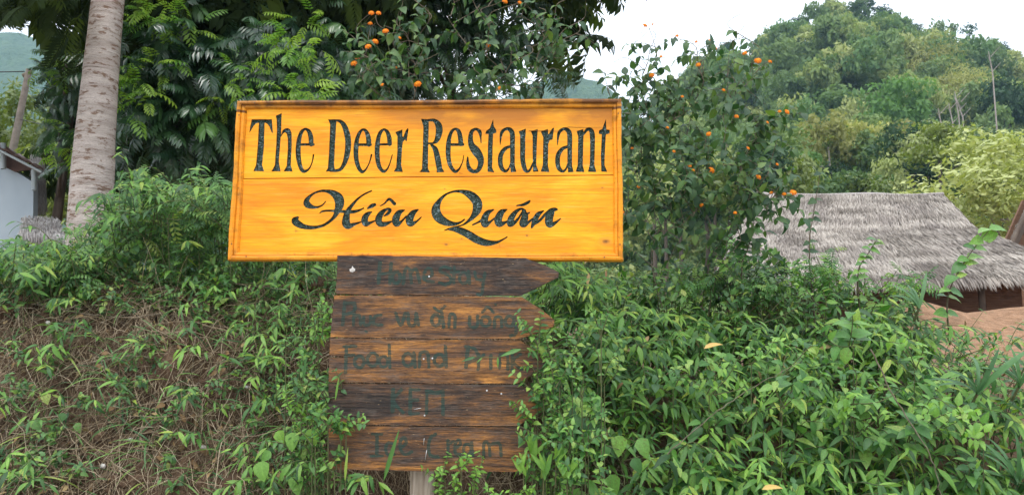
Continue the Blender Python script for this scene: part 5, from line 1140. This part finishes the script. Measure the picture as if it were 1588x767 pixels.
# small ovate weeds climbing by the arrow tips and below the boards
def ovate_plant(p, q, L=.22, n=3, ll=.035, dirf=(0, -.4, 1), kind='ovate', mat='ovate', start=.2, npair=6):
    return merge([sprig_pairs(p + q.normal(size=3) * (.01, .01, 0), np.array(dirf) + q.normal(size=3) * (.45, .3, .2), L * q.uniform(.7, 1.2), ll * q.uniform(.85, 1.15), npair, kind, .4, start=start) for _ in range(n)])
def at_weed(px, py, Y, label, group, n=3, L=.22, ll=.035, mat='ovate', kind='ovate', dirf=(0, -.4, 1), name='broad_leaved_weed', npair=6):
    tip = pt(px, py, Y); d = unit(np.array(dirf)); p = tip - d * L * .9
    st, lv = ovate_plant(p, q, L, n, ll, dirf, kind, npair=npair)
    gz = veg(p[0], p[1])
    if p[2] > gz: st = st + [(curve([(p[0] + .02, p[1] + .12, max(gz - .02, p[2] - .5)), (p[0], p[1] + .05, (p[2] + gz) / 2), p], 5), np.linspace(.003, .002, 11))]
    return plant(name, label, 'weed', group, p, st, lv, mat)
for i, (px, py) in enumerate([(826, 478), (850, 505), (880, 500), (835, 560), (862, 572), (895, 560), (842, 600), (875, 620), (822, 610), (905, 600), (930, 540), (870, 670), (900, 650), (925, 690), (850, 720), (890, 740), (940, 740), (925, 470), (838, 540), (846, 572), (856, 590), (834, 622), (848, 640), (838, 665), (852, 690), (838, 700), (866, 600), (872, 645), (880, 700), (860, 545)]):
    at_weed(px, py, 2.68 + .10 * q.random(), 'oval leaved weed ' + ('at' if px < 865 else 'a little right of') + ' the tip of the ' + ['second', 'third', 'fourth', 'lowest'][int(np.clip((py - 455) // 67, 0, 3))] + ' arrow board', 'oval leaved weeds at the arrow tips', 3, .15, .034, dirf=(-.15, -.25, 1))
for i, (px, py) in enumerate([(690, 705), (715, 690), (735, 705), (700, 735), (725, 740), (760, 750), (680, 752), (800, 745)]):
    at_weed(px, py, 2.68 + .05 * q.random(), 'low pale green oval leaved weed ' + ('before the foot of the post' if px < 705 else 'just right of the foot of the post'), 'oval leaved weeds at the foot of the post', 3, .10, .030, 'bright', dirf=(0, -.2, 1), npair=4)
# twig with three leaves lying across the third board
st = [(curve([pt(835, 540, 2.76), pt(806, 544, 2.75), pt(775, 553, 2.75), pt(735, 553, 2.75)], 6), .0012)]; lv = []
for (px, py, dx, dz, L) in [(738, 553, -1, -.25, .058), (748, 554, -.6, -.5, .03), (772, 553, 0, -1, .042), (808, 541, -1, -.28, .085), (825, 541, .5, -.8, .05)]:
    lv.append(('blade', 0, frames(np.array([[dx, -.1, dz]]), np.array([[0, -1, .5]]), np.array([L]), pt(px, py, 2.75)[None])[0]))
plant('creeper', 'thin twig with a few long leaves lying across the third arrow board', 'creeper', None, pt(835, 540, 2.76), st, lv, 'ovate')
# upright pointed clumps like ginger shoots
def blade_clump(px, py, Y, label, group, n=6, L=.085, mat='bright', spread=.42, name='pointed_leaved_weed'):
    p = pt(px, py, Y); lv = []
    for i in range(n):
        d = np.array([q.normal() * spread, -.25 + q.normal() * .2, 1.0]); lv.append(('blade' if q.random() < .8 else 'lance', 0, frames(d[None], np.array([[q.normal() * .5, -1, .3]]), np.array([L * q.uniform(.7, 1.2)]), (p + np.array([q.normal() * .006, 0, q.uniform(0, .03)]))[None])[0]))
    st = [(np.array([(p[0], p[1] + .03, p[2] - .08), tuple(p + (0, 0, .02))]), [.003, .002])]
    plant(name, label, 'weed', group, p, st, lv, mat)
for ci, (px, py) in enumerate([(812, 740), (826, 716), (843, 745), (862, 722), (880, 748)]):
    blade_clump(px, py, 2.70, 'upright clump of pointed bright leaves beside the lowest board, ' + ['leftmost', 'second from the left', 'middle', 'second from the right', 'rightmost'][ci], 'pointed leaved clumps beside the lowest arrow board')
# grass blade in front of the lowest board, left side leaves
for (px, py, dx, dz, L) in [(595, 745, .28, 1, .19), (470, 590, .1, 1, .10), (535, 745, .05, 1, .12), (520, 620, .12, 1, .09)]:
    p = pt(px, py, 2.72); e = empty('grass_blade', p, {595: 'single long grass blade leaning in front of the lowest arrow board', 470: 'upright grass blade well left of the fourth board', 535: 'short grass blade below the left end of the lowest board', 520: 'upright grass blade over the left end of the fourth board'}[px], 'grass')
    V, F, U = leaf(P_LANCE, 6, .09, .3, .3); Mx = frames(np.array([[dx, -.05, dz]]), np.array([[0, -1, 0]]), np.array([L]), np.zeros((1, 3)))[0]
    b = Batch(); b.many((V, F, U), Mx[None], [.7]); b.build('blade', M['lance'], e, off=(0, 0, 0))
for i, (px, py) in enumerate([(520, 625), (540, 640), (500, 650), (530, 690), (495, 610), (548, 632)]):
    at_weed(px, py, 2.70 + .03 * q.random(), 'small oval leaved weed overlapping the left ends of the lower boards', 'oval leaved weeds at the left ends of the lower boards', 2, .12, .036, dirf=(.25, -.25, .8))
for i in range(26):
    py = q.uniform(455, 735); px = 500 - q.uniform(0, 38)
    at_weed(px, py, 2.78 + .14 * q.random(), 'small leaved weed climbing beside the left ends of the ' + ('upper' if py < 550 else 'middle' if py < 640 else 'lower') + ' arrow boards', 'weeds climbing left of the arrow boards', 3, .16, .038, ['ovate', 'weedleft', 'bright'][i % 3], 'ovate' if i % 2 else 'lance', dirf=(q.normal() * .35, -.3, 1), npair=5)
# big heart shaped leaves low in the right tangle
def heart_vine(pts_, label, Y, L, mat='ovate', group=None, name='heart_leaved_vine'):
    base = pt(pts_[0][0], pts_[0][1] + 40, Y + .1); lv = []; st = []
    for (px, py) in pts_:
        p = pt(px, py, Y + q.uniform(-.03, .05)); st.append((curve([base, (base + p) / 2 + q.normal(size=3) * .02, p], 5), .0015))
        d = np.array([q.normal() * .5, -.35, -.9]); lv.append(('heart', int(q.integers(2)), frames(d[None], np.array([[q.normal() * .25, -1, .5]]), np.array([L * q.uniform(.7, 1.15)]), p[None])[0]))
    plant(name, label, 'vine', group, base, st, lv, mat)
heart_vine([(962, 675), (982, 710), (950, 735), (990, 680), (940, 690)], 'vine with large round heart shaped leaves low in the tangle right of the boards', 2.85, .078, 'ovate')
heart_vine([(455, 670), (470, 692), (420, 700), (440, 720), (405, 715), (480, 665), (460, 735), (430, 668)], 'vine with light green heart shaped leaves left of the lowest board', 2.85, .075, 'bright')
heart_vine([(50, 650), (80, 668), (100, 640), (70, 610), (120, 655), (60, 690), (95, 700)], 'heart leaved vine trailing down the left part of the bank', 3.2, .06, 'weedleft')
# tall sprig over the thatched roof at right, broad leaves
def big_sprig(pts_, root, label, L, mat='ovate'):
    st = [(curve([root] + [pt(*p) for p in pts_], 6), np.linspace(.005, .0015, 6 * len(pts_) + 1))]; C2 = st[0][0]; lv = []
    for t in np.linspace(.25, 1, 9):
        o = C2[int(t * (len(C2) - 1))]
        for s in (-1, 1):
            d = np.array([s, -.3, q.uniform(-.5, .4)]); lv.append(('heart', int(q.integers(2)), frames(d[None], np.array([[0, -.8, .9]]) + q.normal(size=(1, 3)) * .3, np.array([L * q.uniform(.6, 1.1)]), o[None])[0]))
    plant('broad_leaved_sprig', label, 'weed', None, root, st, lv, mat, 'woodstem')
big_sprig([(1470, 460, 3.7), (1500, 400, 3.7), (1535, 355, 3.65)], np.array([wx(1450, 3.9), 3.9, 1.4]), 'tall sprig with broad leaves standing against the right end of the thatched roof', .085)
big_sprig([(1330, 430, 3.8), (1345, 395, 3.8), (1360, 372, 3.8)], np.array([wx(1320, 4), 4.0, 1.4]), 'sprig with broad leaves against the middle of the thatched roof eave', .06)
big_sprig([(1255, 390, 3.9), (1262, 330, 3.9), (1272, 268, 3.9)], np.array([wx(1250, 4), 4.0, 1.4]), 'thin upright sprig in front of the left half of the thatched roof', .05, 'lantana')
big_sprig([(1150, 420, 3.9), (1160, 385, 3.9), (1170, 340, 3.9)], np.array([wx(1150, 4), 4.0, 1.4]), 'sprig of mid green leaves below the hanging orange flowers', .06)
# medium leaved weeds along the skyline of the thicket
for i in range(46):
    px = q.uniform(985, 1460); py = 412 + q.uniform(-16, 34) + max(0, px - 1360) * .45; Y = q.uniform(3.7, 4.2)
    at_weed(px, py, Y, ['oval leaved', 'round leaved', 'dark oval leaved'][i % 3] + ' weed along the top of the tangle, ' + ['below the flowering shrub', 'left of the thatched roof middle', 'right of the thatched roof middle', 'before the frayed eave'][int(np.clip((px - 985) // 130, 0, 3))], 'oval leaved weeds along the top of the tangle', 3, .26, .06 if q.random() < .6 else .045, mat=['ovate', 'weedleft', 'lance'][i % 3], kind='ovate' if i % 3 else 'lance', dirf=(q.normal() * .3, -.2, .9))
for i in range(12):
    px = i_px = q.uniform(1050, 1400); at_weed(px, q.uniform(385, 430), 3.9, 'feather leaved weed atop the tangle ' + ['below the flowering shrub', 'before the left half of the thatched roof', 'before the right half of the thatched roof'][int((i_px - 1050) // 117)], 'feather leaved weeds in front of the thatched roof', 2, .22, .11, 'ovate', 'fernleaf', (q.normal() * .4, -.2, .8), name='feather_leaved_weed', npair=4)
# strap leaved plants at the right
for (px, py, L, n, lb) in [(1515, 610, .24, 9, 'strap leaved plant with long arching blades at the right of the tangle'), (1425, 478, .22, 7, 'strap leaved plant behind the middle of the right tangle'), (1575, 750, .26, 9, 'strap leaved plant low in the right corner'), (1580, 600, .22, 8, 'strap leaved plant at the right edge of the view')]:
    p = pt(px, py, 3.15 if py > 500 else 3.6); lv = []
    for i in range(n): d = np.array([q.normal() * .6, -.35 + q.normal() * .3, 1.]); lv.append(('strap', i % 3, frames(d[None], np.array([[d[0] * -.6, -.8, .6]]), np.array([L * q.uniform(.7, 1.2)]), p[None])[0]))
    plant('strap_leaved_plant', lb, 'plant', None, p, [(np.array([p - (0, -.05, .06), p]), [.008, .006])], lv, 'strap')
# fallen yellow leaves
for (px, py, Y, a, lb) in [(1092, 540, 2.95, .5, 'curled dry yellow leaf caught in the middle of the right tangle'), (1182, 758, 2.75, .3, 'dry yellow leaf at the bottom of the right tangle')]:
    V, F, U = leaf(P_OVATE, 6, .26, .5, .8); b = Batch(); b.many((V, F, U), frames(np.array([[1, -.1, a]]), np.array([[.2, -.7, .8]]), np.array([.085]), np.zeros((1, 3))), [.4]); o = b.build('fallen_leaf', M['yellowleaf'], off=(0, 0, 0)); o.location = tuple(pt(px, py, Y)); tag(o, lb, 'leaf')

# ---- left: weeds on top of the bank
left_stuff = []; left_lance = []; fern_stuff = []
def topline(px): return 22 + np.interp(px, [-100, 0, 60, 110, 170, 215, 260, 300, 360, 420, 520, 900], [380, 345, 355, 345, 285, 232, 258, 240, 250, 300, 360, 400])
for i in range(1500):
    Y = q.uniform(3.65, 4.9); px = q.uniform(-60, 620); x = wx(px, Y); tl = topline(px); py = q.uniform(tl + 12, 478 + 110 * float(vnoise(px / 45., 1.5)) + 70 * (px > 370))
    p = pt(px, py, Y); gz = veg(x, Y)
    if p[2] < gz - .02: p[2] = gz
    r = q.random(); d = (q.normal() * .5, -.5, .8)
    if r < .62: left_stuff.append(ovate_plant(p - np.array(d) * .12, q, .2, 2, .045, d))
    elif r < .76: left_lance.append(merge([sprig_lance(p - np.array(d) * .15, d, .3, .075, 9)]))
    else: fern_stuff.append(merge([sprig_pairs(p - np.array(d) * .12, d, .2, .10, 3, 'fernleaf', .4)]))
for L_, mt, nm, lb in ((left_stuff, 'weedleft', 'undergrowth', 'thick mass of small leaved weeds on top of the bank left of the sign'), (left_lance, 'lance', 'undergrowth', 'narrow leaved weeds mixed into the growth on top of the left bank'), (fern_stuff, 'weedleft', 'undergrowth', 'feather leaved weeds mixed into the growth on top of the left bank')):
    o, sb = join_plants(L_, mt, nm, label=lb, cat='weeds'); o2 = sb.build('weed_stems', M['stem'], kind='stuff'); tag(o2, 'thin stems of the ' + lb.split(' on top')[0], 'weeds')
for i in range(56):
    px = q.uniform(-10, 380); tl = topline(px); py = tl + q.uniform(0, 40) if i % 2 else q.uniform(tl, 440); Y = q.uniform(3.5, 3.8); j = i % 4
    if j == 0: at_weed(px, py, Y, 'oval leaved weed in the ' + where(pt(px, py, Y), -10, 380, 240, 440) + ' of the growth left of the sign', 'oval leaved weeds left of the sign', 3, .24, .05, 'weedleft')
    elif j == 1: at_weed(px, py, Y, 'feather leaved weed in the ' + where(pt(px, py, Y), -10, 380, 240, 440) + ' of the growth left of the sign', 'feather leaved weeds left of the sign', 3, .22, .10, 'weedleft', 'fernleaf', name='feather_leaved_weed', npair=4)
    elif j == 2: at_weed(px, py, Y, 'round leaved light green weed in the ' + where(pt(px, py, Y), -10, 380, 240, 440) + ' of the growth left of the sign', 'round leaved weeds left of the sign', 3, .22, .045, 'ovate', 'heart', npair=5)
    else:
        p = pt(px, py, Y) - (0, 0, .2); st, lv = lance_plant(p, q, .9, 3, .08); plant('narrow_leaved_weed', 'narrow leaved weed in the ' + where(pt(px, py, Y), -10, 380, 240, 440) + ' of the growth left of the sign', 'weed', 'narrow leaved weeds left of the sign', p, st, lv, 'lance')
# ---- the bank face: hanging dry roots and straw
def bank_surf(x, t):
    y = 2.42 + t * 1.75; return np.array([x, y - .06, veg(x, y)])
st_m = Batch(); NS = 17000
for i in range(NS):
    x = q.uniform(-3.3, .55); t = q.uniform(.18, .86); p = bank_surf(x, t); L = q.uniform(.06, .34) * (1.2 if q.random() < .2 else 1)
    sl = np.array([0, -.52, -.85]); side = q.normal() * .55
    P = [p + (0, q.uniform(-.02, .03), 0)]; d = unit(sl + np.array([side, 0, 0]) + q.normal(size=3) * .25)
    if q.random() < .25: d = unit(np.array([q.normal(), -.4, q.normal() * .6]))
    for s in range(4):
        P.append(P[-1] + d * L / 4); d = unit(d + q.normal(size=3) * .28 + np.array([0, .03, -.12]))
    P = np.array(P); gz = ground(P[:, 0], P[:, 1]) + .0; low = P[:, 2] < gz - .02; P[low, 2] = gz[low] - .0
    st_m.tube(P, np.linspace(1, .4, 5) * q.uniform(.0008, .0022), 3, q.random())
o = st_m.build('dry_roots', M['straw'], kind='stuff'); tag(o, 'dry straw and hanging rootlets covering the brown bank', 'dry grass')
for i, (pts_, r) in enumerate([([(60, 470), (130, 484), (200, 492), (260, 486)], .006), ([(110, 570), (170, 558), (230, 552), (290, 575)], .007), ([(20, 520), (28, 600), (20, 680), (40, 760)], .004), ([(300, 440), (310, 520), (300, 600)], .003), ([(230, 640), (300, 600), (380, 560), (440, 520)], .0035), ([(1030, 700), (1100, 640), (1160, 600), (1230, 560)], .002), ([(1340, 540), (1380, 620), (1430, 700), (1450, 767)], .003)]):
    Yb = 3.12; C3 = []
    for (px, py) in pts_:
        for Y in np.linspace(2.6, 4.2, 60):
            p = pt(px, py, Y)
            if p[2] < ground(p[0], p[1]) + .04 or Y > 4.1: break
        if px > 1000: p = pt(px, py, 2.95)
        C3.append(p - (0, .05, 0))
    b = Batch(); C3 = curve(C3, 8); b.tube(C3 + rng.normal(size=C3.shape) * .002, np.linspace(r, r * .5, len(C3)), 6); o = b.build('root' if px < 1000 else 'vine_stem', M['woodstem'])
    tag(o, ['thick bare root crossing the top left of the bank face', 'thick pale root in the middle of the bank face', 'long thin root hanging down at the left edge', 'thin root hanging down in the middle of the bank', 'long thin root slanting up to the arrow boards', 'bare thin stem slanting through the right tangle', 'bare brown vine stem curving down the right tangle'][i], 'root' if i < 5 else 'stem')
# green sprigs on the bank face
def on_bank(px, py, off=.05):
    for Y in np.linspace(2.55, 4.3, 120):
        p = pt(px, py, Y)
        if p[2] <= ground(p[0], p[1]) + .03: break
    return p - np.array([0, off, 0])
dense = [(q.uniform(0, 500), q.uniform(430, 767)) for _ in range(260)]
bs_o = []; bs_l = []
for i, (px, py) in enumerate(dense):
    keep = .20 + .5 * (px > 390) + .3 * (px < 150 and py > 560) + .5 * (py < 500)
    if q.random() > keep: continue
    p = on_bank(px, py); d = np.array([q.normal() * .6, -.8, .5])
    if i % 3 == 0: bs_l.append(merge([sprig_lance(p, d, .22, .065, 7)]))
    else: bs_o.append(ovate_plant(p, q, .14, 2, .035, d, npair=5))
for L_, mt, lb in ((bs_o, 'weedleft', 'small oval leaved seedlings scattered over the brown bank'), (bs_l, 'lance', 'narrow leaved seedlings scattered over the brown bank')):
    o, sb = join_plants(L_, mt, 'seedlings', label=lb, cat='weeds'); o2 = sb.build('weed_stems', M['stem'], kind='stuff'); tag(o2, 'thin stems of the ' + lb, 'weeds')
for i, (px, py) in enumerate([(300, 530), (335, 560), (310, 640), (215, 600), (225, 640), (330, 480), (250, 560), (60, 560), (40, 640), (120, 560), (330, 690), (280, 660), (400, 570), (420, 600), (440, 640), (460, 600), (480, 560), (450, 540), (480, 480), (430, 470), (440, 500), (470, 525), (450, 440), (400, 640), (360, 600), (455, 580), (465, 480), (150, 470), (90, 540), (30, 740), (100, 745), (470, 720), (480, 700), (420, 740), (510, 745), (560, 750), (600, 760), (470, 760)]):
    p = on_bank(px, py, .04) if px < 500 else pt(px, py, 2.85); d = np.array([q.normal() * .5, -.7, .75]); m_ = ['lance', 'bright', 'lance', 'ovate'][i % 4]
    if m_ == 'ovate': st, lv = ovate_plant(p, q, .16, 3, .036, d)
    else: st, lv = merge([sprig_lance(p, d + q.normal(size=3) * .3, .22, .075, 7), sprig_lance(p, d + q.normal(size=3) * .4, .18, .065, 6)])
    plant('bank_seedling', {'lance': 'narrow leaved green sprig growing out of the brown bank left of the boards', 'bright': 'yellow green sprig growing out of the brown bank left of the boards', 'ovate': 'oval leaved sprig growing out of the brown bank left of the boards'}[m_].replace('growing out of the brown bank', 'in the ' + where(p, 0, 520, 440, 767) + ' of the bank') , 'weed', {'lance': 'narrow leaved sprigs on the bank', 'bright': 'yellow green sprigs on the bank', 'ovate': 'oval leaved sprigs on the bank'}[m_], p, st, lv, m_)
# wispy green grass over the bank
gb = Batch()
for i in range(190):
    px = q.uniform(-10, 510); py = q.uniform(430, 767); p = on_bank(px, py, .02); n_ = int(q.integers(2, 6))
    d = np.array([q.normal(size=n_) * .6, -.5 + q.normal(size=n_) * .25, q.uniform(-.1, 1.1, n_)]).T
    gb.many(leaf(P_STRAP, 6, .035, .3, 1.6), frames(d, np.tile([[0, -.6, .8]], (n_, 1)), q.uniform(.08, .24, n_), np.tile(p, (n_, 1))), q.random(n_))
tag(gb.build('grass', M['weedleft'], kind='stuff'), 'thin wispy green grass growing over the brown bank', 'grass')
# dead leaves lying on the bank and caught in the right tangle
db = Batch()
for i in range(260):
    p = on_bank(q.uniform(-10, 510), q.uniform(440, 767), .055); db.many(S['ovate'][i % 3], frames(rndunit(1), np.array([[0, -.8, .6]]) + rndunit(1) * .5, np.array([q.uniform(.02, .05)]), p[None]), [q.random()])
for i in range(90):
    y = q.uniform(2.9, 3.8); x = q.uniform(.3, .72 * y); db.many(S['lance'][i % 3], frames(rndunit(1) + (0, 0, -.6), np.array([[0, -.8, .6]]), np.array([q.uniform(.05, .09)]), np.array([[x, y - .06, veg(x, y) + thick(x, y) * .95]])), [q.random()])
dm = leafmat('dead leaf brown', [(0, (.16, .09, .045)), (.5, (.30, .19, .10)), (1, (.45, .33, .17))], trans=.1, rough=.8, spec=.2)
tag(db.build('dead_leaves', dm, kind='stuff'), 'dead brown leaves lying on the bank and caught in the weeds', 'leaves')
# extra mixed plants standing out of the right tangle
for i in range(34):
    px = q.uniform(880, 1560); py = q.uniform(480, 750)
    if px > 1420 and py < 560: py += 90
    j = i % 3
    lb = ['oval leaved', 'round leaved', 'large leaved'][j] + ' green weed in the ' + where(pt(px, py, 2.9), 850, 1588, 420, 767) + ' of the tangle right of the boards'
    at_weed(px, py, 2.95 + .35 * q.random(), lb, 'broad leaved weeds in the right tangle', 3, .22, [.05, .05, .085][j], 'ovate' if j else 'bright', ['ovate', 'heart', 'ovate'][j], (q.normal() * .3, -.5, .8), npair=4)
# shoots screening the orange yard and the left end of the hut
for i in range(26):
    px = q.uniform(1440, 1600); py = q.uniform(470, 570); at_weed(px, py, q.uniform(3.4, 4.4), ('oval' if i % 2 else 'narrow') + ' leaved shoot before the orange yard, ' + where(pt(px, py, 4), 1440, 1600, 470, 570) + ' of the cluster', 'shoots before the orange yard', 2, .26, .055, 'weedleft', 'ovate' if i % 2 else 'lance', (q.normal() * .4, -.2, .9), npair=5)
for i in range(30):
    px = q.uniform(1085, 1250); py = q.uniform(350, 430) + max(0, px - 1160) * .6; at_weed(px, py, q.uniform(3.9, 4.5), 'leafy shoot at the left end of the thatched roof, ' + where(pt(px, py, 4.2), 1085, 1260, 335, 479) + ' of cluster', 'shoots hiding the left end of the thatched roof', 3, .30, .06, ['lantana', 'ovate'][i % 2], 'ovate', (q.normal() * .4, -.2, .9), npair=6)
# pale scraps on the bank
for i, (px, py) in enumerate([(85, 500), (212, 678), (171, 718), (390, 598), (323, 690)]):
    p = on_bank(px, py, .05); s = .014; V, F = [], []
    a = q.random(7) * .5 + .7; V = [p + np.array([math.cos(h) * s * a[k_], -.006 * a[k_], math.sin(h) * s * .8 * a[k_]]) for k_, h in enumerate(np.linspace(0, 6.28, 8)[:-1])]; V = [p + (0, -.010, 0)] + V + [p + (0, .004, 0)]
    F = [(0, 1 + (k_ + 1) % 7, 1 + k_) for k_ in range(7)] + [(8, 1 + k_, 1 + (k_ + 1) % 7) for k_ in range(7)]
    V = np.array(V) - p; o = obj('litter', mkmesh('litter', V, F, M['white']), off=p); tag(o, ['white scrap near the top left of the bank', 'pale paper scrap low in the middle of the bank', 'small white scrap lowest on the bank', 'white scrap between the sprigs near the third board', 'small pale scrap below the middle of the bank'][i], 'litter')
# pebbles / clods
b = Batch()
for i in range(260):
    p = on_bank(q.uniform(0, 520), q.uniform(440, 767), .03); s = q.uniform(.006, .022); V, F, U = tube([(0, 0, -1), (0, 0, -.6), (0, 0, .5), (0, 0, 1)], [.3, .95, .9, .2], 6); b.raw(V * s * (1 + q.normal(size=V.shape) * .12) * (1.3, .9, .8) + p, F, U, q.random())
tag(b.build('clods', M['soil'], kind='stuff'), 'small clods of earth lying on the bank face', 'earth')

# ================================================================ AIR
V, F = boxm(-720, 720, -310, 920, -6, 225)
hz_ = obj('haze', mkmesh('haze', V, F, None, smooth=False), kind='stuff'); hm = bpy.data.materials.new('haze'); hm.use_nodes = True; hm.node_tree.nodes.clear()
ho = hm.node_tree.nodes.new('ShaderNodeOutputMaterial'); hv = hm.node_tree.nodes.new('ShaderNodeVolumePrincipled'); hv.inputs['Density'].default_value = .0006; hv.inputs['Color'].default_value = (.48, .74, 1, 1); hv.inputs['Anisotropy'].default_value = .2
hm.node_tree.links.new(hv.outputs[0], ho.inputs['Volume']); hz_.data.materials.append(hm)
